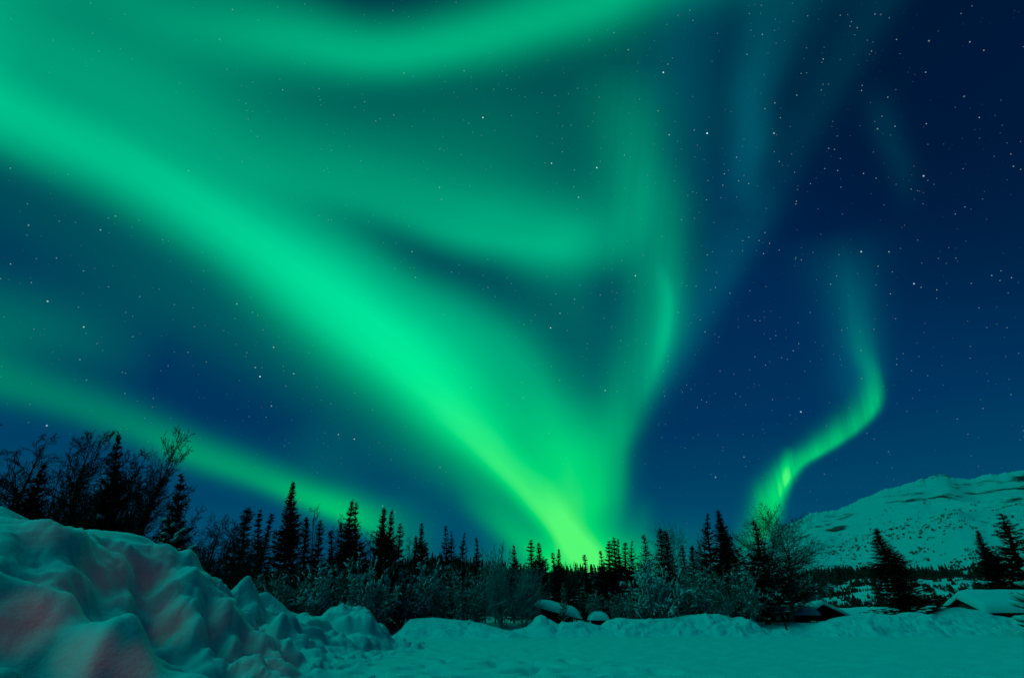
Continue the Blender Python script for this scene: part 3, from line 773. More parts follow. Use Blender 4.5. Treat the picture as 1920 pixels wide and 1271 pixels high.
# ------------------------------------------------------------------ tree builders
class MB:
    """collects polygons for one mesh"""
    def __init__(self):
        self.v = []; self.f = []
    def add(self, pts, faces):
        n = len(self.v)
        self.v.extend(pts)
        self.f.extend([tuple(i + n for i in fc) for fc in faces])
    def tube(self, pts, rads, sides=4, cap=True):
        n = len(pts)
        P = [np.asarray(p, float) for p in pts]
        base = len(self.v)
        for i in range(n):
            a = P[min(i + 1, n - 1)] - P[max(i - 1, 0)]
            L = math.sqrt(a[0]**2 + a[1]**2 + a[2]**2) or 1.0
            a = a / L
            if abs(a[2]) < 0.9: u = np.array([-a[1], a[0], 0.0])
            else: u = np.array([0.0, -a[2], a[1]])
            u = u / (math.sqrt(u @ u) or 1.0)
            w = np.array([a[1]*u[2]-a[2]*u[1], a[2]*u[0]-a[0]*u[2], a[0]*u[1]-a[1]*u[0]])
            for k in range(sides):
                t = 2 * PI * k / sides
                self.v.append(tuple(P[i] + rads[i] * (math.cos(t) * u + math.sin(t) * w)))
        for i in range(n - 1):
            for k in range(sides):
                k2 = (k + 1) % sides
                self.f.append((base + i*sides + k, base + i*sides + k2, base + (i+1)*sides + k2, base + (i+1)*sides + k))
        if cap:
            self.f.append(tuple(base + (n-1)*sides + k for k in range(sides)))
    def blob(self, c, r, rng, squash=0.6, axis=None, stretch=1.0):
        """an irregular little pillow of snow"""
        c = np.asarray(c, float)
        g = (1 + 5 ** .5) / 2
        ico = [(-1,g,0),(1,g,0),(-1,-g,0),(1,-g,0),(0,-1,g),(0,1,g),(0,-1,-g),(0,1,-g),(g,0,-1),(g,0,1),(-g,0,-1),(-g,0,1)]
        fc = [(0,11,5),(0,5,1),(0,1,7),(0,7,10),(0,10,11),(1,5,9),(5,11,4),(11,10,2),(10,7,6),(7,1,8),(3,9,4),(3,4,2),(3,2,6),(3,6,8),(3,8,9),(4,9,5),(2,4,11),(6,2,10),(8,6,7),(9,8,1)]
        pts = []
        for p in ico:
            q = np.array(p) / 1.902 * r * rng.uniform(0.75, 1.2)
            q[2] *= squash
            if axis is not None:
                q = q + axis * (q @ axis) * (stretch - 1.0)
            pts.append(tuple(c + q))
        self.add(pts, fc)
    def build(self, name, mat, parent=None, smooth=False, scale=None):
        v = np.array(self.v, float)
        if scale is not None: v = v * np.array(scale)
        return mesh_obj(name, v, self.f, mat, parent, smooth)

def norm(v):
    return v / (math.sqrt(v @ v) or 1.0)

def spruce_proto(seed, H, R, nb, power=0.85, gap=0.04, droop=0.35, club=0.0, ragged=0.25, snow=0.0, snow_top=0.5, big_snow=1.0, whorl=0.0):
    """Returns (trunk mesh, crown mesh, snow mesh or None); unit height along z, true aspect in metres / H."""
    rng = random.Random(seed)
    tr = MB(); cr = MB(); sn = MB()
    wob = [(rng.uniform(-1, 1) * 0.012 * H, rng.uniform(-1, 1) * 0.012 * H) for _ in range(7)]
    def axis(t):
        i = min(int(t * 6), 5); f = t * 6 - i
        return np.array([wob[i][0] * (1-f) + wob[i+1][0] * f, wob[i][1] * (1-f) + wob[i+1][1] * f, 0]) * min(1, t * 3)
    pts = [axis(t) + np.array([0, 0, t * H]) for t in np.linspace(0, 1, 9)]
    r0 = 0.011 * H + 0.03
    tr.tube(pts, [r0 * (1 - 0.96 * t) + 0.008 for t in np.linspace(0, 1, 9)], 6)
    az = rng.uniform(0, 6.28)
    fac = [rng.uniform(0.8, 1.2) for _ in range(14)]
    for i in range(nb):
        t = gap + (0.985 - gap) * ((i + rng.random()) / nb) ** 0.80
        if whorl and t > 0.3 and rng.random() < whorl * 0.6:
            nw = H / 0.55
            t = min(0.985, round(t * nw) / nw + rng.uniform(-.004, .004))
        az += 2.399 + rng.uniform(-0.5, 0.5)
        env = R * ((1 - t) ** power * 0.97 + 0.025) * fac[int(t * 13)] * rng.uniform(1 - ragged, 1 + ragged * 0.6)
        if club: env += club * R * math.exp(-((t - 0.92) / 0.045) ** 2)
        if t < 0.14: env *= 0.6 + 2.9 * t
        L = max(env, 0.10)
        el = 0.55 - (1 - t) * (0.55 + droop) + rng.uniform(-0.18, 0.18)
        hd = np.array([math.cos(az), math.sin(az), 0])
        side = np.array([-hd[1], hd[0], 0])
        p = axis(t) + np.array([0, 0, t * H])
        nseg = 4 if L > 0.5 else 3
        e = el; spine = [p]
        for k in range(nseg):
            d = hd * math.cos(e) + np.array([0, 0, math.sin(e)])
            p = p + d * L / nseg
            spine.append(p)
            e += 0.16 + rng.uniform(-0.12, 0.12)
        wmax = 0.05 + 0.10 * L
        # the limb itself, a flat bristling blade
        for k in range(nseg):
            a, b = spine[k], spine[k + 1]
            wa = wmax * (1 - k / nseg) * 0.6 + 0.02; wb = wmax * (1 - (k + 1) / nseg) * 0.6 + 0.008
            cr.add([tuple(a - side * wa), tuple(a + side * wa), tuple(b + side * wb), tuple(b - side * wb)], [(0, 1, 2, 3)])
            dz = np.array([0, 0, 0.07 + 0.06 * L])
            cr.add([tuple(a), tuple(b), tuple((a + b) / 2 - dz * rng.uniform(.6, 1.4))], [(0, 1, 2)])
        # twigs
        ntw = max(2, int(L * 3.2))
        for k in range(nseg):
            for j in range(2 if L > 0.7 else 1):
                for s in (-1, 1):
                    q = rng.random()
                    base = spine[k] * (1 - q) + spine[k + 1] * q
                    frac = (k + q) / nseg
                    tl = (0.085 + 0.42 * min(L, 1.3) * (1 - frac * 0.75)) * rng.uniform(0.7, 1.25)
                    ang = rng.uniform(0.5, 1.0)
                    dv = norm(hd * math.cos(ang) + side * s * math.sin(ang) + np.array([0, 0, rng.uniform(-0.55, 0.12)]))
                    tip = base + dv * tl
                    pw = np.cross(dv, np.array([0, 0, 1.0])); pw = norm(pw) * (0.035 + 0.09 * tl)
                    up = np.array([0, 0, 0.03 + 0.05 * tl])
                    mid = base + dv * tl * 0.45
                    cr.add([tuple(base), tuple(mid + pw + up * rng.uniform(-1, 1)), tuple(tip), tuple(mid - pw + up * rng.uniform(-1, 1))], [(0, 1, 2, 3)])
                    if rng.random() < 0.5:
                        tip2 = mid + np.array([0, 0, -1.0]) * tl * rng.uniform(.25, .5) + hd * 0.1
                        cr.add([tuple(base), tuple(mid), tuple(tip2)], [(0, 1, 2)])
        if snow and t < snow_top + rng.uniform(-.08, .08) and rng.random() < snow and L > 0.35:
            q = rng.uniform(0.45, 0.95)
            k = min(int(q * nseg), nseg - 1)
            c = spine[k] * (1 - (q * nseg - k)) + spine[k + 1] * (q * nseg - k) + np.array([0, 0, 0.05])
            ax_ = norm(spine[k + 1] - spine[k])
            sn.blob(c, rng.uniform(0.10, 0.20) * big_snow * (0.5 + 0.4 * L), rng, 0.5, ax_, rng.uniform(1.2, 2.0))
            if big_snow > 1.3:
                sn.blob(c - ax_ * 0.25 + side * rng.uniform(-.2, .2), rng.uniform(0.10, 0.18) * big_snow * (0.5 + 0.4 * L), rng, 0.6, ax_, 1.4)
    # leader with a few short needles
    top = axis(1.0) + np.array([0, 0, H])
    for k in range(10):
        z = -rng.uniform(0.0, 0.07) * H
        a = rng.uniform(0, 6.28)
        b = top + np.array([0, 0, z])
        tip = b + np.array([math.cos(a) * 0.16, math.sin(a) * 0.16, 0.12])
        cr.add([tuple(b + np.array([0, 0, .05])), tuple(b - np.array([0, 0, .05])), tuple(tip)], [(0, 1, 2)])
    for m in (tr, cr, sn):
        m.v = [(x / R, y / R, z / H) for x, y, z in m.v]
    return tr, cr, (sn if sn.v else None)

def grow(mb, p, d, L, r, level, rng, spec, snow=None):
    """recursive limb: spec = dict(levels, segs, up, bend, kids, ratio, rmin)"""
    segs = spec['segs'][level]
    pts = [p]; dirs = [d]
    q = p.copy(); v = d.copy()
    for i in range(segs):
        v = norm(v + np.array([rng.gauss(0, 1), rng.gauss(0, 1), rng.gauss(0, 1)]) * spec['bend'][level] + np.array([0, 0, spec['up'][level]]) + spec.get('wind', np.zeros(3)))
        q = q + v * L / segs
        pts.append(q); dirs.append(v)
    r1 = max(r * spec['taper'][level], spec['rmin'])
    rads = [r + (r1 - r) * i / segs for i in range(segs + 1)]
    mb.tube(pts, rads, 5 if level == 0 else 3, False)
    if snow is not None and level >= spec['snow_from'] and rng.random() < spec['snow_p']:
        for i in range(1, segs + 1):
            if rng.random() < spec['snow_q']:
                a = norm(pts[i] - pts[i-1])
                if abs(a[2]) < 0.85:
                    snow.blob((pts[i] + pts[i-1]) / 2 + np.array([0, 0, 0.03]), rng.uniform(*spec['snow_r']) * 0.8, rng, 0.6, a, rng.uniform(1.6, 4.5))
    if level + 1 < spec['levels']:
        n = spec['kids'][level]
        for k in range(n):
            f = spec['from'][level] + (1 - spec['from'][level]) * (k + rng.random()) / n
            i = min(int(f * segs), segs - 1); g = f * segs - i
            b = pts[i] * (1 - g) + pts[i + 1] * g
            w = dirs[i + 1]
            a = rng.uniform(0, 6.28)
            u = norm(np.cross(w, np.array([0.3, 0.2, 1.0]) if abs(w[2]) < .9 else np.array([1.0, 0, 0]))); t = np.cross(w, u)
            ang = rng.uniform(*spec['angle'][level])
            nd = norm(w * math.cos(ang) + (u * math.cos(a) + t * math.sin(a)) * math.sin(ang))
            grow(mb, b, nd, L * spec['ratio'][level] * rng.uniform(0.6, 1.15) * (1.15 - 0.5 * f), max((r + (r1 - r) * f) * 0.6, spec['rmin']), level + 1, rng, spec, snow)

def unitise(mbs):
    top = max(p[2] for p in mbs[0].v)
    rr = sorted(math.hypot(p[0], p[1]) for p in mbs[0].v)[int(len(mbs[0].v) * 0.97)]
    for m in mbs:
        m.v = [(x / rr, y / rr, z / top) for x, y, z in m.v]

def bare_proto(seed, stems=1, H=9.0, spread=0.15, rmin=0.012, dense=1.0, wind=(0, 0, 0), round_crown=False, snow=False):
    rng = random.Random(seed)
    tk = MB(); cr = MB(); sn = MB() if snow else None
    spec = dict(levels=4, segs=[6, 4, 3, 2], up=[0.10, 0.10, 0.08, 0.04], bend=[0.06, 0.12, 0.14, 0.16],
                kids=[0, int(5 * dense), int(4 * dense), 0], **{'from': [0.2, 0.15, 0.15, 0]}, ratio=[0.45, 0.5, 0.5, .5], angle=[(0.45, 0.9), (0.4, 0.9), (0.4, 0.9), (.4, .8)],
                taper=[0.15, 0.25, 0.4, 0.6], rmin=rmin, wind=np.array(wind, float), snow_from=1, snow_p=0.35, snow_q=0.3, snow_r=(0.03, 0.075))
    if round_crown:
        spec['up'] = [0.06, 0.03, 0.03, 0.02]; spec['angle'][0] = (0.6, 1.2); spec['ratio'][0] = 0.5
    for s in range(stems):
        a = rng.uniform(0, 6.28); lean = spread * rng.uniform(0.3, 1.0) if stems > 1 else 0.03
        d = norm(np.array([math.cos(a) * lean, math.sin(a) * lean, 1.0]))
        p = np.array([math.cos(a), math.sin(a), 0]) * (0.15 * rng.random() if stems > 1 else 0)
        h = H * rng.uniform(0.7, 1.0) if stems > 1 else H
        # trunk points
        pts = [p]; v = d; q = p
        for i in range(8):
            v = norm(v + np.array([rng.gauss(0, 1), rng.gauss(0, 1), 0]) * 0.05 + np.array([0, 0, 0.06]) + np.array(wind) * 0.5)
            q = q + v * h * (0.70 if round_crown else 1.0) / 8; pts.append(q)
        r = (0.022 if round_crown else 0.012) * h + 0.02
        tk.tube(pts, [max(r * (1 - i / 8.3), rmin) for i in range(9)], 6, False)
        nk = int((26 if stems == 1 else 15) * dense)
        for k in range(nk):
            f = 0.18 + 0.81 * (k + rng.random()) / nk
            i = min(int(f * 8), 7); g = f * 8 - i
            b = pts[i] * (1 - g) + pts[i+1] * g
            az = rng.uniform(0, 6.28); el = rng.uniform(0.5, 1.0) if not round_crown else rng.uniform(0.0, 0.5) + 0.75 * max(0.0, f - 0.25)
            nd = np.array([math.cos(az) * math.cos(el), math.sin(az) * math.cos(el), math.sin(el)])
            if round_crown: Lk = h * (0.26 + 0.10 * math.sin(f * PI)) * rng.uniform(.65, 1.15)
            else: Lk = h * (0.30 * (1 - f) ** 0.7 + 0.05) * rng.uniform(.6, 1.2)
            grow(cr, b, nd, Lk, max(r * (1 - f) * 0.5, rmin), 1, rng, spec, sn)
    return tk, cr, sn

def shrub_proto(seed, stems=16, H=3.0, arch=-0.10, dense=1.0, snow_p=0.8, snow_q=0.6, snow_r=(0.05, 0.13), rmin=0.012, spread=0.55, levels=3):
    rng = random.Random(seed)
    br = MB(); sn = MB()
    spec = dict(levels=levels, segs=[6, 3, 2], up=[arch, arch * 0.6, -0.05], bend=[0.10, 0.18, 0.2], kids=[int(9 * dense), int(3 * dense), 0], **{'from': [0.2, 0.2, 0]},
                ratio=[0.34, 0.5, .5], angle=[(0.4, 1.0), (0.4, 1.0), (.4, .8)], taper=[0.3, 0.4, 0.6], rmin=rmin, snow_from=0, snow_p=snow_p, snow_q=snow_q, snow_r=snow_r)
    for s in range(stems):
        a = rng.uniform(0, 6.28); lean = spread * rng.uniform(0.1, 1.0)
        d = norm(np.array([math.cos(a) * lean, math.sin(a) * lean, 1.0]))
        p = np.array([math.cos(a), math.sin(a), 0]) * 0.35 * rng.random()
        grow(br, p, d, H * rng.uniform(0.65, 1.1), 0.03, 0, rng, spec, sn)
    return br, sn

# ------------------------------------------------------------------ placing: copies of a proto tree
class Proto:
    def __init__(self, name, parts):
        self.name = name; self.parts = parts; self.meshes = []
        for pname, mb, mat, smooth in parts:
            v = np.array(mb.v, float)
            me = bpy.data.meshes.new(pname)
            me.from_pydata(v.tolist(), [], mb.f); me.update()
            if smooth: me.polygons.foreach_set('use_smooth', np.ones(len(me.polygons), dtype=bool))
            me.materials.append(mat)
            self.meshes.append((pname, me))
        self.first = None
    def place(self, loc, R, Hvec, spin, label, cat, group=None, name=None):
        root = empty(name or self.name, tuple(loc))
        from mathutils import Vector, Matrix
        z = Vector(Hvec); L = z.length; z.normalize()
        x = Vector((math.cos(spin), math.sin(spin), 0)); x = (x - z * x.dot(z)).normalized(); y = z.cross(x)
        m = Matrix((x, y, z)).transposed().to_4x4()
        root.rotation_euler = m.to_euler()
        root.scale = (R, R, L)
        tag(root, label, cat, group)
        for pname, me in self.meshes:
            o = bpy.data.objects.new(pname, me)
            COL.objects.link(o)
            o.parent = root
            if pname == 'snow': o['kind'] = 'stuff'
        return root

def base_point(px, Y):
    """ground point at depth Y that is seen in column px"""
    py = 1180.0
    for _ in range(8):
        d = ray(px, py)
        x = d[0] * Y / d[1]
        z = float(ground_z(x, Y))
        fw = Y * CP + (z - CAM_H) * SP; up = -Y * SP + (z - CAM_H) * CP
        py = 635.5 - FPX * up / fw
    return np.array([x, Y, z - 0.05]), fw

def plant(proto, top, bx, D, hw, label, cat, group=None, spin=None, name=None, lift=0.0, width_px=None):
    b, fw = base_point(bx, D)
    b[2] += lift
    t = at_depth(top[0], top[1], D)
    R = hw / FPX * fw
    s = (abs(hash((round(bx), round(top[1])))) % 628) / 100.0 if spin is None else spin
    return proto.place(b, R, t - b, s, label, cat, group, name)

def sp(name, *a, **k):
    tr, cr, sn = spruce_proto(*a, **k)
    parts = [('trunk', tr, M_BARK, False), ('crown', cr, M_NEEDLE, False)]
    if sn: parts.append(('snow', sn, M_PAD, True))
    return Proto(name, parts)

SP_TALL  = sp('spruce', 1, 14, 2.3, 360, power=0.85, droop=0.25, ragged=0.25, snow=0.08, snow_top=0.35, whorl=0.5)
SP_SLIM  = sp('spruce', 2, 11, 1.35, 230, power=0.82, droop=0.40, club=0.13, ragged=0.35, snow=0.08, snow_top=0.35, whorl=0.6)
SP_SLIM2 = sp('spruce', 3, 11, 1.40, 210, power=0.88, droop=0.35, club=0.05, ragged=0.40, snow=0.10, snow_top=0.4, whorl=0.7)
SP_WIDE  = sp('spruce', 4, 12, 2.2, 270, power=0.85, droop=0.28, ragged=0.38, snow=0.22, snow_top=0.5, whorl=0.6)
SP_OPEN  = sp('spruce', 5, 11, 1.9, 150, power=0.9, droop=0.10, ragged=0.42, snow=0.26, snow_top=0.55, whorl=0.9)
SP_OPEN2 = sp('spruce', 6, 11, 2.0, 130, power=0.92, droop=0.05, ragged=0.50, snow=0.26, snow_top=0.55, whorl=0.95)
SP_SNOW  = sp('spruce', 7, 9, 2.4, 170, power=0.85, droop=0.55, ragged=0.35, snow=0.85, snow_top=0.7, big_snow=1.5, whorl=0.9)
SP_THIN  = sp('spruce', 8, 9, 0.8, 130, power=0.85, droop=0.40, club=0.08, ragged=0.45, whorl=0.6, snow=0.5, snow_top=0.7)
SP_HEAVY = sp('spruce', 9, 8, 2.4, 110, power=0.75, droop=0.5, ragged=0.25, snow=0.8, snow_top=0.95, big_snow=2.3)
SP_RIME  = Proto('frosted_sapling', [('trunk', (lambda r: r)(spruce_proto(10, 5, 1.0, 60, droop=0.0, ragged=.4))[0], M_RIME, False), ('crown', spruce_proto(10, 5, 1.0, 60, power=.7, droop=0.0, ragged=.4)[1], M_RIME, False)])

def bare(name, trunkmat=None, **k):
    tk, cr, sn = bare_proto(**k)
    ms = [tk, cr] + ([sn] if sn else [])
    zt = max(p[2] for p in cr.v); rr = sorted(math.hypot(p[0], p[1]) for p in cr.v)[int(len(cr.v) * 0.96)]
    for m in ms: m.v = [(x / rr, y / rr, z / zt) for x, y, z in m.v]
    parts = [('trunk', tk, trunkmat or M_TWIG, False), ('crown', cr, M_TWIG, False)]
    if sn and sn.v: parts.append(('snow', sn, M_PAD, True))
    return Proto(name, parts)

BARE_W1 = bare('bare_willow', seed=21, stems=5, H=8, spread=0.35, rmin=0.007, dense=1.7, wind=(0.035, 0, 0))
BARE_W2 = bare('bare_willow', seed=22, stems=6, H=8, spread=0.45, rmin=0.007, dense=1.6, wind=(0.035, 0, 0))
BARE_W3 = bare('bare_willow', seed=23, stems=4, H=8, spread=0.30, rmin=0.007, dense=1.6, wind=(0.035, 0, 0))
BARE_B1 = bare('bare_birch', seed=24, stems=1, H=10, rmin=0.009, dense=1.3)
BARE_B2 = bare('bare_birch', seed=25, stems=2, H=10, spread=0.15, rmin=0.009, dense=1.3)
BARE_R1 = bare('bare_birch', seed=26, stems=1, H=12, rmin=0.008, dense=1.9, round_crown=True, snow=True, trunkmat=M_PALEBARK)
BARE_R2 = bare('bare_birch', seed=27, stems=1, H=12, rmin=0.008, dense=1.9, round_crown=True, snow=True, trunkmat=M_PALEBARK)
BARE_TH = bare('bare_sapling', seed=28, stems=3, H=9, spread=0.10, rmin=0.010, dense=0.8)

M_HOAR = plain_material('hoarfrost_twigs', (.05, .05, .05), (.42, .425, .43), 1.6)
def shr(name, mat, **k):
    br, sn = shrub_proto(**k)
    zt = sorted(p[2] for p in br.v)[int(len(br.v) * 0.985)]; rr = sorted(math.hypot(p[0], p[1]) for p in br.v)[int(len(br.v) * 0.95)]
    for m in (br, sn): m.v = [(x / rr, y / rr, z / zt) for x, y, z in m.v]
    parts = [('crown', br, mat, False)]
    if sn.v: parts.append(('snow', sn, M_PAD, True))
    return Proto(name, parts)

SH_A = shr('snowy_shrub', M_HOAR, seed=31, stems=20, H=4.0, arch=-0.07, dense=1.1, snow_p=0.34, snow_q=0.34, snow_r=(0.035, 0.10))
SH_B = shr('snowy_shrub', M_HOAR, seed=32, stems=22, H=4.0, arch=-0.12, dense=1.1, snow_p=0.38, snow_q=0.36, snow_r=(0.035, 0.12))
SH_C = shr('snowy_shrub', M_HOAR, seed=33, stems=16, H=4.0, arch=-0.05, dense=1.3, snow_p=0.28, snow_q=0.32, snow_r=(0.035, 0.09))
SH_D = shr('snowy_shrub', M_HOAR, seed=34, stems=24, H=4.5, arch=-0.15, dense=1.1, snow_p=0.60, snow_q=0.5, snow_r=(0.05, 0.18), spread=0.5)
SH_F = shr('frosted_shrub', M_RIME, seed=35, stems=34, H=4.0, arch=0.01, dense=1.7, snow_p=0.02, snow_q=0.05, snow_r=(0.03, 0.05), rmin=0.010, spread=0.7)
SH_ARCH = shr('frosted_shrub', M_RIME, seed=36, stems=16, H=4.0, arch=-0.20, dense=1.3, snow_p=0.3, snow_q=0.3, snow_r=(0.04, 0.09), rmin=0.010, spread=0.8)

# ------------------------------------------------------------------ spruces
G_STAND = 'spruces of the stand behind the lot'
def spruce(proto, top, bx, D, hw, label, **k):
    return plant(proto, top, bx, D, hw, label, 'spruce tree', k.pop('group', G_STAND), **k)

# behind the big snowbank
spruce(SP_WIDE, (227, 812), 150, 22, 74, 'tall dark spruce leaning right among bare willows, tallest tree above the huge snowbank', group='trees behind the huge snowbank')
spruce(SP_WIDE, (82, 866), 8, 22, 72, 'short dark spruce furthest left, behind the highest dome of the huge snowbank', group='trees behind the huge snowbank')
spruce(SP_SNOW, (340, 888), 284, 21, 88, 'spruce with snow-loaded drooping tiers just behind the shoulder of the huge snowbank', group='trees behind the huge snowbank')

L = [
 (SP_SLIM,  (467, 950), 430, 66, 49, 'slim spruce at the left end of the stand, beside the bare willows'),
 (SP_SLIM2, (491, 955), 462, 68, 40, 'slim spruce second from the left end of the stand, with a club-shaped top'),
 (SP_THIN,  (506, 963), 478, 70, 35, 'thin spire-like spruce just left of the tallest spruce'),
 (SP_TALL,  (553, 901), 520, 66, 62, 'tallest and broadest dark spruce of the left stand, a full pointed cone'),
 (SP_SLIM,  (575, 968), 560, 70, 38, 'thin spruce tucked against the right side of the tallest spruce'),
 (SP_SLIM2, (601, 975), 590, 69, 38, 'slim spruce right beside the bare birch right of the tallest spruce'),
 (SP_THIN,  (624, 994), 612, 70, 32, 'short thin spruce in the gap between the bare birch and the broad twin-topped spruces'),
 (SP_OPEN,  (639, 978), 628, 68, 44, 'loose-limbed spruce at the left flank of the broad twin-topped pair'),
 (SP_WIDE,  (658, 937), 646, 66, 52, 'broad spruce, taller left one of the pair crossing the green glow'),
 (SP_OPEN,  (670, 941), 662, 68, 58, 'broad spruce, slightly shorter right one of the pair crossing the green glow'),
 (SP_WIDE,  (717, 951), 706, 66, 45, 'dense spruce, left top of the close trio right of the glow pair'),
 (SP_OPEN,  (723, 953), 716, 69, 47, 'spruce whose top shows between two close taller neighbours of the trio'),
 (SP_WIDE,  (734, 955), 728, 67, 43, 'dense spruce, right top of the close trio right of the glow pair'),
 (SP_SLIM2, (750, 981), 746, 66, 38, 'short slim spruce hugging the right flank of the close trio'),
 (SP_WIDE,  (790, 979), 784, 66, 36, 'dense spruce standing alone in the gap, small ones at both its sides'),
 (SP_SLIM,  (780, 1003), 773, 68, 26, 'small spruce at the left side of the dense lone one'),
 (SP_THIN,  (801, 1026), 798, 68, 24, 'tiny spruce at the right side of the dense lone one'),
 (SP_OPEN,  (837, 985), 833, 66, 44, 'open-branched spruce, taller left one of the see-through pair'),
 (SP_OPEN2, (847, 995), 845, 68, 38, 'open-branched spruce, shorter right one of the see-through pair'),
 (SP_OPEN2, (870, 998), 868, 66, 40, 'open-branched spruce with tiers like a ladder, just right of the see-through pair'),
 (SP_OPEN,  (892, 1007), 893, 67, 40, 'open-branched spruce, last before the bare saplings left of centre'),
 (SP_WIDE,  (964, 1021), 964, 66, 30, 'small neat cone-shaped spruce standing clear against the green glow'),
 (SP_SLIM2, (997, 1012), 1000, 66, 38, 'dark spruce, narrow left one of the pair under the brightest glow'),
 (SP_WIDE,  (1008, 1017), 1020, 65, 43, 'dark spruce with broad skirts, right one of the pair under the brightest glow'),
 (SP_THIN,  (1038, 1036), 1040, 68, 24, 'thin spire spruce beside the bushier one left of the frosted sapling'),
 (SP_WIDE,  (1046, 1028), 1050, 66, 29, 'bushy-footed spruce directly behind the frosted sapling'),
 (SP_THIN,  (1098, 1040), 1100, 66, 25, 'lone thin spire spruce under the green glow at the middle of the horizon'),
 (SP_OPEN,  (1126, 1032), 1130, 66, 35, 'open spruce left of the tall tight cluster'),
 (SP_SLIM2, (1142, 1014), 1146, 66, 32, 'spruce, leftmost top of the tall tight cluster'),
 (SP_SLIM2, (1151, 1007), 1156, 68, 32, 'spruce, highest top of the tall tight cluster'),
 (SP_OPEN,  (1160, 1010), 1166, 66, 32, 'spruce just right of the highest top in the tight cluster'),
 (SP_THIN,  (1171, 1017), 1178, 67, 26, 'thin spruce, rightmost top of the tight cluster'),
 (SP_OPEN2, (1184, 1014), 1190, 66, 32, 'open spruce standing just right of the tight cluster'),
 (SP_OPEN,  (1206, 1002), 1214, 66, 47, 'wide open-branched spruce above the snow-heavy shrub'),
 (SP_SLIM,  (1237, 990), 1248, 70, 32, 'slim spruce inside the round bare birch crown, left one of two'),
 (SP_SLIM,  (1248, 995), 1262, 71, 35, 'slim spruce inside the round bare birch crown, right one of two'),
 (SP_SLIM2, (1281, 1022), 1296, 70, 29, 'short spruce right of the round bare birch crown'),
 (SP_SLIM,  (1297, 1022), 1314, 69, 29, 'short spruce between the round birch crown and the two tall right spruces'),
 (SP_OPEN2, (1325, 962), 1348, 66, 49, 'tall ragged spruce, left one of the two tall trees left of the big bare birches'),
 (SP_TALL,  (1350, 955), 1380, 65, 52, 'tall dense spruce, right one of the two tall trees left of the big bare birches'),
 (SP_OPEN,  (1412, 975), 1440, 70, 53, 'spruce seen through the crown of the big bare birches'),
]
for p, top, bx, D, hw, lab in L:
    if bx > 1110: hw = round(hw * 1.18)
    if 740 < bx <= 990 or 1200 <= bx < 1400: D += 6
    if 990 < bx < 1200: D += 13      # the trees behind the lean-to shed and the little hut
    spruce(p, top, bx, D, hw, lab)

spruce(SP_TALL, (1636, 990), 1712, 73, 82, 'dark spruce leaning left on its own in front of the snowy mountain', group='spruces on the right', spin=1.0)
spruce(SP_TALL, (1832, 993), 1897, 82, 52, 'dark spruce behind the log cabin roof, left one of two', group='spruces on the right', spin=2.0)
spruce(SP_OPEN2, (1879, 962), 1942, 80, 102, 'spruce with a sparse spiky top behind the log cabin roof, right one of two', group='spruces on the right')
spruce(SP_THIN, (1752, 1103), 1760, 88, 16, 'tiny dark spruce beside the left eave of the log cabin', group='spruces on the right')
spruce(SP_HEAVY, (1945, 1000), 1972, 58, 66, 'spruce with big pillows of snow on its boughs at the right edge of the view', group='spruces on the right', spin=0.4)

rng = random.Random(77)
for i in range(26):
    bx = 1055 + i * 5.6 + rng.uniform(-3, 3)
    spruce(SP_THIN, (bx - (bx - 960) * 0.03, 1062 + rng.uniform(-8, 22)), bx, 88 + rng.uniform(-4, 9), rng.uniform(8, 13), 'thin dark spruce in the far close stand under the green glow', group='thin spruces in the far close stand')
for i in range(30):
    bx = 430 + i * 17 + rng.uniform(-6, 6)
    if 905 < bx < 950: continue
    spruce(rng.choice((SP_SLIM, SP_SLIM2, SP_OPEN)), (bx + (960 - bx) * 0.05, 1044 + rng.uniform(-22, 18)), bx, 78 + rng.uniform(-5, 6), rng.uniform(18, 27), 'small dark spruce filling the shade behind the left stand', group='small spruces behind the left stand')
for i in range(14):
    bx = 1200 + i * 17 + rng.uniform(-6, 6)
    spruce(rng.choice((SP_SLIM, SP_SLIM2, SP_OPEN)), (bx - (bx - 960) * 0.06, 1058 + rng.uniform(-16, 14)), bx, 79 + rng.uniform(-5, 6), rng.uniform(16, 25), 'small dark spruce filling the shade behind the snowy right thicket', group='small spruces behind the right thicket')

# ------------------------------------------------------------------ bare trees
def tree(proto, top, bx, D, hw, label, group, **k):
    return plant(proto, top, bx, D, hw, label, 'bare tree', group, **k)
GW = 'bare willows behind the huge snowbank'
for p, top, bx, D, hw, lab in [
    (BARE_W1, (298, 804), 186, 27, 84, 'tall bare willow right of the tallest tree above the huge snowbank, twigs reaching past it'),
    (BARE_W2, (258, 826), 150, 27, 90, 'bare willow crossing in front of the tallest dark tree above the huge snowbank'),
    (BARE_W3, (184, 814), 92, 25, 120, 'bare willow just left of the tallest dark tree above the huge snowbank'),
    (BARE_W2, (132, 832), 34, 26, 130, 'bare spreading willow between the two dark spruces above the huge snowbank'),
    (BARE_W1, (74, 828), -30, 25, 120, 'bare willow rising behind the short dark spruce furthest left'),
    (BARE_W3, (10, 806), -100, 26, 120, 'bare willow at the left edge of the view'),
    (BARE_W1, (416, 914), 340, 25, 90, 'thin bare willow right of the spruce with snow-loaded tiers'),
    (BARE_W2, (446, 955), 372, 28, 90, 'low bare willow leaning over the drop of the huge snowbank'),
    (BARE_W3, (470, 985), 405, 34, 80, 'thin low bare willow just left of the slim spruces'),
    ]:
    tree(p, top, bx, D, hw, lab, GW)
GB = 'bare birches in the stand'
tree(BARE_B2, (596, 942), 586, 68, 28, 'bare twiggy birch right of the tallest left spruce', GB)
tree(BARE_B1, (634, 962), 622, 70, 24, 'bare birch left of the broad spruce pair', GB)
tree(BARE_B1, (768, 1000), 764, 72, 24, 'faint bare birch between the close trio and the dense lone spruce', GB)
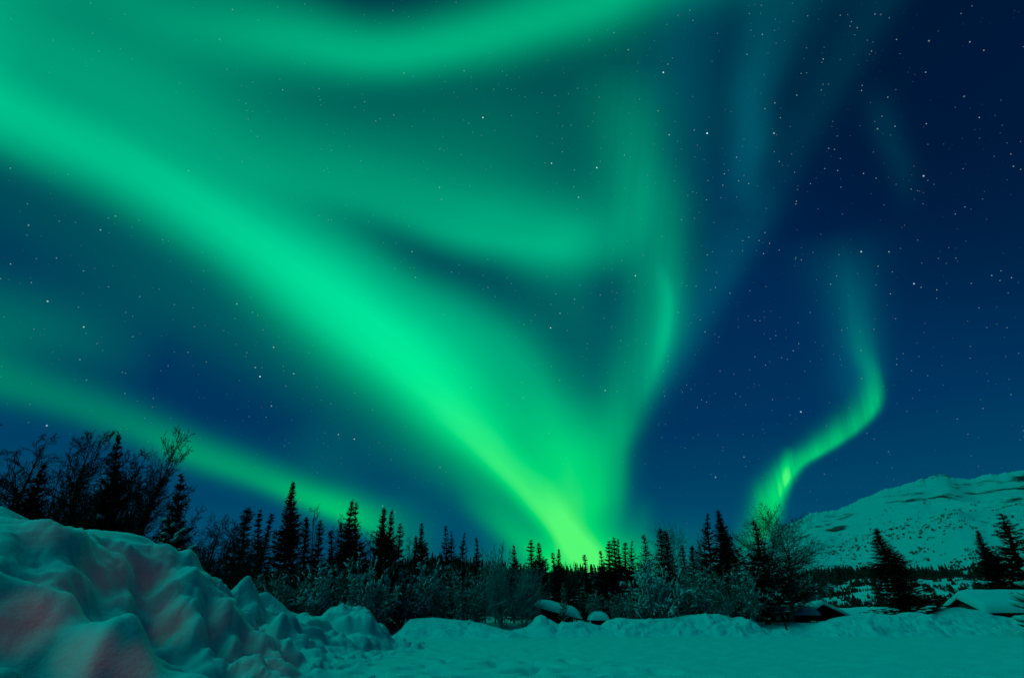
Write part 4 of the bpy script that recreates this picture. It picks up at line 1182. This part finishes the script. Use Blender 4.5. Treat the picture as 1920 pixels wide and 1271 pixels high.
tree(BARE_B2, (690, 992), 684, 73, 30, 'faint bare birch between the glow pair and the close trio', GB)
tree(BARE_TH, (932, 1010), 928, 71, 18, 'tall thin bare sapling left of the small neat cone-shaped spruce', 'bare saplings left of centre')
tree(BARE_TH, (913, 1022), 910, 71, 18, 'bare sapling just right of the open-branched spruces', 'bare saplings left of centre')
tree(BARE_TH, (944, 1018), 942, 71, 16, 'bare sapling touching the small neat cone-shaped spruce', 'bare saplings left of centre')
tree(BARE_TH, (1068, 1050), 1070, 80, 16, 'thin bare sapling behind the frosted sapling', 'bare saplings at the centre')
tree(BARE_TH, (1080, 1048), 1082, 81, 14, 'thin bare sapling left of the lone thin spire spruce', 'bare saplings at the centre')
tree(BARE_R2, (1258, 976), 1268, 74, 48, 'bare birch with a round twiggy crown around two slim spruces', GB)
tree(BARE_B2, (1316, 990), 1330, 73, 34, 'faint bare birch left of the two tall right spruces', GB)
tree(BARE_R1, (1412, 942), 1462, 76, 84, 'big bare birch, left one of the two with bare leaning trunks beside the low shed', 'big bare birches on the right')
tree(BARE_R2, (1458, 948), 1485, 76, 84, 'big bare birch, right one of the two with bare leaning trunks beside the low shed', 'big bare birches on the right', spin=2.2)

# ------------------------------------------------------------------ shrubs
GS = 'snowy shrubs along the edge of the lot'
def shrub(proto, top, bx, D, hw, label, group=GS, **k):
    return plant(proto, top, bx, D, hw, label, 'shrub', group, **k)
for p, top, bx, D, hw, lab in [
    (SH_ARCH, (392, 1012), 368, 40, 44, 'frost-white arching shrub behind the drop of the huge snowbank'),
    (SH_ARCH, (432, 1056), 415, 46, 44, 'frosted drooping shrub behind the first snow block on the bank crest'),
    (SH_A, (470, 1066), 458, 56, 44, 'dark snow-specked shrub above the notch between the two crest blocks'),
    (SH_B, (516, 1068), 505, 57, 44, 'dark snow-specked shrub above the second snow block on the bank crest'),
    (SH_C, (562, 1066), 552, 58, 44, 'snow-specked shrub below the tallest left spruce'),
    (SH_D, (604, 1062), 596, 58, 42, 'shrub with round snow tufts below the bare birch, left of the glow pair'),
    (SH_A, (642, 1058), 636, 60, 42, 'tangled snow-specked shrub below the broad spruce pair'),
    (SH_D, (680, 1052), 674, 60, 42, 'shrub with many round snow tufts right below the glow pair'),
    (SH_B, (722, 1056), 718, 60, 42, 'tangled snow-specked shrub below the close trio of spruces'),
    (SH_C, (760, 1060), 756, 61, 40, 'snow-specked shrub between the close trio and the dense lone spruce'),
    (SH_D, (796, 1058), 793, 61, 40, 'shrub with pale snow tufts below the dense lone spruce'),
    (SH_A, (830, 1062), 828, 62, 40, 'tangled snow-specked shrub below the see-through spruce pair'),
    (SH_C, (866, 1064), 865, 62, 40, 'upright snow-specked shrub below the ladder-tiered spruce'),
    (SH_B, (898, 1070), 898, 61, 40, 'arching snow-specked shrub left of the pale frosted one'),
    (SH_F, (942, 1052), 945, 62, 48, 'dense pale frosted shrub below the bare saplings'),
    (SH_F, (978, 1066), 980, 61, 38, 'dense pale frosted shrub left of the lean-to shed roof'),
    (SH_ARCH, (896, 1120), 898, 61, 26, 'low white arching shrub at the foot of the snowy thicket'),
    (SH_ARCH, (998, 1116), 1000, 68.5, 18, 'twiggy frosted shrub draped over the left end of the lean-to shed'),
    (SH_D, (1206, 1050), 1216, 65, 40, 'shrub bowed under heavy pillows of snow below the wide open spruce'),
    (SH_D, (1240, 1066), 1250, 64, 44, 'broad snow-heavy shrub below the round bare birch'),
    (SH_B, (1280, 1058), 1292, 65, 44, 'snow-specked shrub right of the broad snow-heavy one'),
    (SH_A, (1320, 1062), 1334, 65, 44, 'tangled snow-specked shrub below the ragged tall right spruce'),
    (SH_C, (1362, 1066), 1378, 64, 44, 'snow-specked shrub below the dense tall right spruce'),
    (SH_B, (1400, 1072), 1416, 65, 40, 'drooping snow-specked shrub left of the leaning bare trunks'),
    (SH_A, (1352, 1110), 1360, 66, 30, 'low snow-specked shrub just above the long lumpy snowbank'),
    (SH_C, (1176, 1098), 1182, 67, 22, 'small snow-specked shrub at the foot of the tight spruce cluster'),
    (SH_C, (1112, 1108), 1114, 70, 22, 'small snow-specked shrub behind the round snow-capped hut'),
    (SH_A, (1150, 1112), 1154, 70, 22, 'small snow-specked shrub right behind the round snow-capped hut'),
    (SH_D, (1432, 1058), 1438, 79, 46, 'snow-laden shrub behind the leaning bare trunks'),
    (SH_B, (1508, 1062), 1524, 90, 34, 'shrub with snow-lined level branches right of the leaning bare trunks'),
    ]:
    if bx > 740: D = max(D, 67 + (round(bx) % 5) * 0.5)      # behind the low snowbanks
    shrub(p, top, bx, D, hw, lab)
plant(SP_RIME, (1056, 1092), 1058, 68, 15, 'small white frosted sapling standing before the lean-to shed roof', 'sapling')

# ------------------------------------------------------------------ far wood on the hill shoulder and brush on the mountain
def tuft_field(name, pts, hmin, hmax, wmul, seed, lean=0.0):
    rg = random.Random(seed)
    V = []; F = []
    for (x, y, z) in pts:
        h = rg.uniform(hmin, hmax); w = h * wmul * rg.uniform(.7, 1.3)
        n = len(V)
        k = rg.randint(4, 6); a0 = rg.random() * 6.28
        lx, ly = rg.uniform(-.12, .12) * h, rg.uniform(-.12, .12) * h
        for tier in range(3):
            zb = z + h * (0.02 + 0.28 * tier); zt = z + h * (0.45 + 0.275 * tier); ww = w * (1 - 0.28 * tier)
            n = len(V)
            for q in range(k):
                a = a0 + tier + q * 2 * PI / k; r = ww * rg.uniform(.6, 1.25)
                V.append((x + math.cos(a) * r + lx * tier * .3, y + math.sin(a) * r + ly * tier * .3, zb + rg.uniform(-.08, .12) * h))
            V.append((x + lx, y + ly, zt))
            for q in range(k): F.append((n + q, n + (q + 1) % k, n + k))
    return mesh_obj(name, V, F, M_FOREST)

def surface_sampler(S):
    _, AZ, R, f, X, Y, Z = S
    def g(i, j):
        return X[i, j], Y[i, j], Z[i, j]
    return AZ, R, f, X, Y, Z
rg = np.random.default_rng(4)
def scatter(S, n, dens):
    _, AZ, R, f, X, Y, Z = S
    ny, nx = X.shape
    ii = rg.integers(0, ny - 1, n * 8); jj = rg.integers(0, nx - 1, n * 8)
    u = rg.random(n * 8); v = rg.random(n * 8)
    def li(A): return A[ii, jj] * (1-u) * (1-v) + A[ii+1, jj] * u * (1-v) + A[ii, jj+1] * (1-u) * v + A[ii+1, jj+1] * u * v
    x, y, z, ff, rr = li(X), li(Y), li(Z), li(f), li(R)
    keep = rg.random(n * 8) < dens(x, y, ff, rr)
    sel = np.nonzero(keep)[0][:n]
    return list(zip(x[sel], y[sel], z[sel]))
def d_far(x, y, f, r):
    return np.where(r < 1900, sstep(0.86, 0.97, f) * 0.9 * (r <= 305) + 0.0, 0)
far = scatter(HILL, 2400, lambda x, y, f, r: sstep(0.925, 0.97, f) * (r < 330) * (0.35 + 0.65 * sstep(.35, .55, vnoise(x * .03, y * .03, 501))))
far += scatter(HILL, 70, lambda x, y, f, r: 0.5 * sstep(0.3, 0.5, f) * sstep(.55, .66, vnoise(x * .035 + 3, y * .05, 502)))
o = tuft_field('far_wood', far, 2.0, 6.0, 0.26, 6)
tag(o, 'dark strip of far woodland along the foot of the snowy mountain', 'woodland', kind='stuff')
def brush_field(name, pts, rmin, rmax, seed):
    """low ragged bushes: a few leaning triangles each"""
    rg_ = random.Random(seed); V = []; F = []
    for (x, y, z) in pts:
        s_ = rg_.uniform(rmin, rmax)
        for q in range(rg_.randint(3, 6)):
            a_ = rg_.random() * 6.28; w_ = s_ * rg_.uniform(.3, .8); n = len(V)
            cx_, cy_ = x + rg_.uniform(-1, 1) * s_, y + rg_.uniform(-1, 1) * s_
            V += [(cx_ - math.cos(a_) * w_, cy_ - math.sin(a_) * w_, z - .3), (cx_ + math.cos(a_) * w_, cy_ + math.sin(a_) * w_, z - .3), (cx_ + rg_.uniform(-.6, .6) * w_, cy_ + rg_.uniform(-.6, .6) * w_, z + s_ * rg_.uniform(.5, 1.5))]
            F.append((n, n + 1, n + 2))
    return mesh_obj(name, V, F, M_FOREST)
brush = scatter(MOUNT, 13000, lambda x, y, f, r: sstep(0.78, 0.18, f) ** 1.6 * (0.03 + 0.97 * sstep(.44, .62, fbm(x * .009 + y * .004, y * .0035, 503, 5, .6) * .5 + .5)) * (f > 0.15))
o = brush_field('mountain_brush', brush, 0.9, 2.9, 7)
tag(o, 'dark brush speckling the lower slopes of the snowy mountain', 'brush', kind='stuff')
hb = scatter(HILL, 3600, lambda x, y, f, r: (f > .2) * (f < .97) * (.12 + .88 * sstep(.44, .60, fbm(x * .03 + y * .012, y * .012, 504, 4, .6) * .5 + .5)))
o = brush_field('hill_brush', hb, 0.5, 1.5, 9)
tag(o, 'low dark brush scattered over the snowy hillside behind the cabins', 'brush', kind='stuff')
wood = scatter(WOODHILL, 2600, lambda x, y, f, r: (f > 0.3) * (r < 540) * (0.3 + 0.7 * f))
o = tuft_field('distant_forest', wood, 4.0, 9.0, 0.22, 8)
tag(o, 'distant forest covering the low dark hill behind the spruces', 'forest', kind='stuff')

# ------------------------------------------------------------------ cabins, sheds and stakes under the snow
def box_mb(mb, x0, x1, y0, y1, z0, z1):
    v = [(x0,y0,z0),(x1,y0,z0),(x1,y1,z0),(x0,y1,z0),(x0,y0,z1),(x1,y0,z1),(x1,y1,z1),(x0,y1,z1)]
    mb.add(v, [(0,3,2,1),(4,5,6,7),(0,1,5,4),(1,2,6,5),(2,3,7,6),(3,0,4,7)])

def snow_slab(name, c00, c10, c11, c01, thick, parent, seed=1, n=26, power=5.0, sag=0.0, bump=0.05):
    """thick rounded snow lying on the roof quad c00-c10-c11-c01"""
    c00, c10, c11, c01 = [np.asarray(c, float) for c in (c00, c10, c11, c01)]
    u = np.linspace(0, 1, n); U, V = np.meshgrid(u, u)
    def bil(U, V):
        return (c00[None, None] * ((1-U)*(1-V))[..., None] + c10[None, None] * (U*(1-V))[..., None] + c11[None, None] * (U*V)[..., None] + c01[None, None] * ((1-U)*V)[..., None])
    B = bil(U, V)
    nrm = np.cross(c10 - c00, c01 - c00); nrm = nrm / np.linalg.norm(nrm)
    if nrm[2] < 0: nrm = -nrm
    a = np.abs(2*U-1) ** power; b = np.abs(2*V-1) ** power
    h = thick * np.sqrt(np.clip(1 - a, 0, 1)) * np.sqrt(np.clip(1 - b, 0, 1))
    h = h * (1 + 0.18 * fbm(B[..., 0] * .5, B[..., 1] * .5, seed, 3)) + 0.0
    T = B + nrm * h[..., None] * 0.55 + np.array([0, 0, 1.0]) * h[..., None] * 0.45
    ctr = B.mean((0, 1))
    W = B - nrm * 0.01
    W[..., 2] -= sag * (a + b).clip(0, 1) * 0.5
    vt = T.reshape(-1, 3); vb = W.reshape(-1, 3)
    ft = grid_faces(n, n); fb = ft[:, ::-1] + n * n
    side = []
    idx = np.arange(n * n).reshape(n, n)
    ring = list(idx[0, :]) + list(idx[1:, -1]) + list(idx[-1, ::-1][1:]) + list(idx[::-1, 0][1:-1])
    for i in range(len(ring)):
        p, q = ring[i], ring[(i + 1) % len(ring)]
        side.append((p, p + n * n, q + n * n, q))
    faces = np.concatenate([ft, fb, np.array(side)])
    return mesh_obj(name, np.concatenate([vt, vb]), faces, M_ROOFSNOW, parent, True)

def Pd(px, py, Y): return at_depth(px, py, Y)

# lean-to shed, its roof falling to the right
root = empty('shed'); tag(root, 'lean-to shed with a sloping snow-heaped roof, half hidden behind the snow mounds at the centre', 'shed')
a = Pd(1000, 1136, 69); b = Pd(1092, 1161, 69)
c = Pd(1088, 1155, 75); d = Pd(1004, 1131, 75)
snow_slab('roof_snow', a, b, c, d, 0.95, root, 3, power=3.6)
m = MB(); up = np.array([0, 0, 0.12])
m.add([tuple(a - up), tuple(b - up), tuple(c - up), tuple(d - up), tuple(a - 0.02 * up), tuple(b - .02 * up), tuple(c - .02 * up), tuple(d - .02 * up)], [(0,3,2,1),(4,5,6,7),(0,1,5,4),(1,2,6,5),(2,3,7,6),(3,0,4,7)])
m.build('roof', M_WOOD, root)
m = MB(); gz = 0.6
x0, x1 = a[0] + 0.4, a[0] + 4.4
zr = lambda x: a[2] + (b[2] - a[2]) * (x - a[0]) / (b[0] - a[0]) - 0.14
m.add([(x0, 70, gz), (x1, 70, gz), (x1, 74.4, gz), (x0, 74.4, gz), (x0, 70, zr(x0)), (x1, 70, zr(x1)), (x1, 74.4, zr(x1)), (x0, 74.4, zr(x0))], [(0,3,2,1),(4,5,6,7),(0,1,5,4),(1,2,6,5),(2,3,7,6),(3,0,4,7)])
m.build('wall', M_WOOD, root)
m = MB(); px_ = Pd(1073, 1165, 69.4)
m.tube([(px_[0], 69.4, 0.4), (px_[0], 69.4, zr(px_[0]) + 0.02)], [0.13, 0.13], 8)
m.build('post', M_RIME, root)

# little hut under a round cap of snow
root = empty('hut'); tag(root, 'tiny dark hut under a round mushroom cap of snow, right of the lean-to shed', 'hut')
l, r_ = Pd(1113, 1163, 69), Pd(1137, 1163, 69)
m = MB(); box_mb(m, l[0], r_[0], 69.2, 71.2, 0.5, l[2] - 0.06); m.build('wall', M_WOOD, root)
m = MB(); box_mb(m, l[0] - .25, r_[0] + .25, 68.9, 71.5, l[2] - 0.058, l[2] + 0.03); m.build('roof', M_WOOD, root)
snow_slab('roof_snow', (l[0]-.42, 68.7, l[2]+.03), (r_[0]+.42, 68.7, l[2]+.03), (r_[0]+.42, 71.7, l[2]+.05), (l[0]-.42, 71.7, l[2]+.05), 0.9, root, 8, power=3.0)

# long low shed behind the bare birch trunks
root = empty('shed'); tag(root, 'long low dark shed under a flat thick bed of snow, behind the leaning bare trunks', 'shed')
l, r_ = Pd(1418, 1150, 80), Pd(1503, 1150, 80)
m = MB(); box_mb(m, l[0], r_[0], 80.3, 85, 0.9, l[2] - 0.1); m.build('wall', M_WOOD, root)
m = MB(); box_mb(m, l[0] - .3, r_[0] + .3, 79.8, 85.4, l[2] - 0.098, l[2]); m.build('roof', M_WOOD, root)
snow_slab('roof_snow', (l[0]-.4, 79.6, l[2]+.01), (r_[0]+.4, 79.6, l[2]+.01), (r_[0]+.4, 85.6, l[2]+.25), (l[0]-.4, 85.6, l[2]+.25), 0.95, root, 12, power=4.0)
# porch at its right end with a pillow of snow
root = empty('woodshed'); tag(root, 'small open woodshed under a bulging pillow of snow, left of the gabled cabin', 'woodshed')
l, r_ = Pd(1497, 1153, 77.5), Pd(1532, 1152, 77.5)
m = MB(); box_mb(m, l[0] - .1, r_[0] + .1, 77.3, 79.4, l[2] - 0.1, l[2]); m.build('roof', M_WOOD, root)
for sx in (l[0] + .2, r_[0] - .2):
    m = MB(); m.tube([(sx, 77.6, 0.9), (sx, 77.6, l[2] - .1)], [.07, .07], 6); m.build('post', M_WOOD, root)
m = MB(); box_mb(m, l[0] + .3, r_[0] - .3, 78.9, 79.2, 0.9, l[2] - .102); m.build('wall', M_WOOD, root)
snow_slab('roof_snow', (l[0]-.35, 77.0, l[2]+.005), (r_[0]+.35, 77.0, l[2]+.005), (r_[0]+.35, 79.6, l[2]+.2), (l[0]-.35, 79.6, l[2]+.2), 1.15, root, 14, power=2.4)

def gable_cabin(name, label, A, L_, R_, depth_vec, thick, over, wall_base, logs=False):
    """A apex, L_ left eave, R_ right eave of the gable end seen; depth_vec runs along the ridge."""
    A, L_, R_ = [np.asarray(v, float) for v in (A, L_, R_)]
    dv = np.asarray(depth_vec, float); du = norm(dv)
    root = empty(name); tag(root, label, 'cabin')
    # gable wall and body
    ins = 0.86
    ctr = (L_ + R_) / 2
    Li, Ri = ctr + (L_ - ctr) * ins, ctr + (R_ - ctr) * ins
    dn = np.array([0, 0, 0.16])
    Lw, Rw = Li.copy(), Ri.copy()
    Lw[2] = A[2] + (L_[2] - A[2]) * ins; Rw[2] = A[2] + (R_[2] - A[2]) * ins
    s0 = du * over
    def ring(off):
        return [np.array([Li[0], Li[1], wall_base]) + off, np.array([Ri[0], Ri[1], wall_base]) + off, Rw - dn + off, A - dn + off, Lw - dn + off]
    r1, r2 = ring(s0), ring(dv - s0)
    m = MB(); m.add([tuple(p) for p in r1 + r2], [(0,1,2,3,4), (9,8,7,6,5), (0,5,6,1), (1,6,7,2), (0,4,9,5)])
    m.build('wall', M_WOOD, root)
    if logs:
        g = MB(); zt = A[2] - 0.2; z = wall_base + 0.1
        while z < zt - 0.1:
            def xat(z, P, Q):  # span of the gable at height z
                if z <= P[2] - .16: return 0.0
                return (z - (P[2] - .16)) / max(1e-3, (A[2] - P[2]))
            fl, fr = min(1, xat(z, Lw, A)), min(1, xat(z, Rw, A))
            p = np.array([Li[0], Li[1], z]) * (1 - fl) + np.array([A[0], A[1], z]) * fl
            q = np.array([Ri[0], Ri[1], z]) * (1 - fr) + np.array([A[0], A[1], z]) * fr
            g.tube([p + s0 - du * 0.04, q + s0 - du * 0.04], [0.11, 0.11], 8)
            z += 0.22
        g.build('log_facing', M_PALEBARK, root)
    # roof boards and snow on both slopes
    for nm, E in (('left', L_), ('right', R_)):
        m = MB(); t = np.array([0, 0, -0.15])
        q = [A, E, E + dv, A + dv]
        m.add([tuple(p + t) for p in q] + [tuple(p) for p in q], [(0,3,2,1),(4,5,6,7),(0,1,5,4),(1,2,6,5),(2,3,7,6),(3,0,4,7)])
        m.build('roof', M_WOOD, root)
    # one continuous quilt of snow over the ridge
    n, k = 41, 44
    u = np.linspace(-1, 1, n); v = np.linspace(0, 1, k)
    U, V = np.meshgrid(u, v)
    ext = 1.06
    Lx, Rx = A + (L_ - A) * ext, A + (R_ - A) * ext
    E = np.where(U[..., None] < 0, Lx, Rx)
    au = np.abs(U)[..., None]
    rb = np.sqrt(au ** 2 + 0.012) - math.sqrt(0.012) ; rb = rb / (math.sqrt(1.012) - math.sqrt(.012))
    B0 = A * (1 - au) + E * au
    B = A * (1 - rb) + E * rb
    off = (V[..., None] * (1 + 0.3 / np.linalg.norm(dv)) - 0.15 / np.linalg.norm(dv)) * dv
    h = thick * np.sqrt(np.clip(1 - np.abs(U) ** 9, 0, 1)) * np.sqrt(np.clip(1 - np.abs(2 * V - 1) ** 16, 0, 1))
    h = h * (1 + 0.14 * fbm(U * 2.0 + A[0], V * 2.6 + A[1], 17, 3))
    T = B + off + np.array([0, 0, 1.0]) * (h[..., None] + 0.012)
    Bt = B0 + off + np.array([0, 0, 0.006])
    vt, vb = T.reshape(-1, 3), Bt.reshape(-1, 3)
    ft = grid_faces(n, k); fb = ft[:, ::-1] + n * k
    idx = np.arange(n * k).reshape(k, n)
    ring_ = list(idx[0, :]) + list(idx[1:, -1]) + list(idx[-1, ::-1][1:]) + list(idx[::-1, 0][1:-1])
    side = [(ring_[i], ring_[i] + n * k, ring_[(i + 1) % len(ring_)] + n * k, ring_[(i + 1) % len(ring_)]) for i in range(len(ring_))]
    mesh_obj('roof_snow', np.concatenate([vt, vb]), np.concatenate([ft, fb, np.array(side)]), M_ROOFSNOW, root, True)
    return root

Yc = 83.0
A = Pd(1544, 1133, Yc); Le = Pd(1514, 1150, Yc); Re = Pd(1602, 1160, Yc)
gable_cabin('cabin', 'dark cabin with a broad black gable end under a snowy roof, below the hillside', A, Le, Re, (1.8, 7.5, 0), 0.6, 0.5, 0.8)

Yg = 72.0
Rr = Pd(1846, 1147, Yg); Rr[1] = Yg
X0 = Rr[0]
far_l = np.array([X0 - 0.2, Yg + 6.9, Rr[2]])
apex = np.array([X0 - 0.1, Yg + 3.45, Pd(1790, 1122, Yg + 3.45)[2]])
gable_cabin('log_cabin', 'log cabin at the right edge with thick smooth snow over its whole roof', apex, far_l, Rr, (13.0, -0.9, 0), 1.0, 0.55, 0.9, logs=True)

# stakes
def stake(p0, p1, Y, r, label):
    a, _ = base_point(p0[0], Y); b = at_depth(p1[0], p1[1], Y); a0 = at_depth(p0[0], p0[1], Y)
    a0[2] -= 0.5
    m = MB(); m.tube([tuple(a0), tuple((a0 + b) / 2 + np.array([0.01, 0, 0])), tuple(b)], [r, r * .95, r * .85], 7)
    o = m.build('stake', M_WOOD)
    tag(o, label, 'stake')
stake((1476, 1181), (1470, 1163), 63.6, 0.10, 'thick dark stake standing in the gap between two snowbanks')
stake((1521, 1170), (1516, 1158), 70, 0.035, 'thin stake in the snow in front of the small open woodshed')
stake((1536, 1165), (1532, 1157), 74, 0.03, 'thin short stake in the snow in front of the gabled cabin')
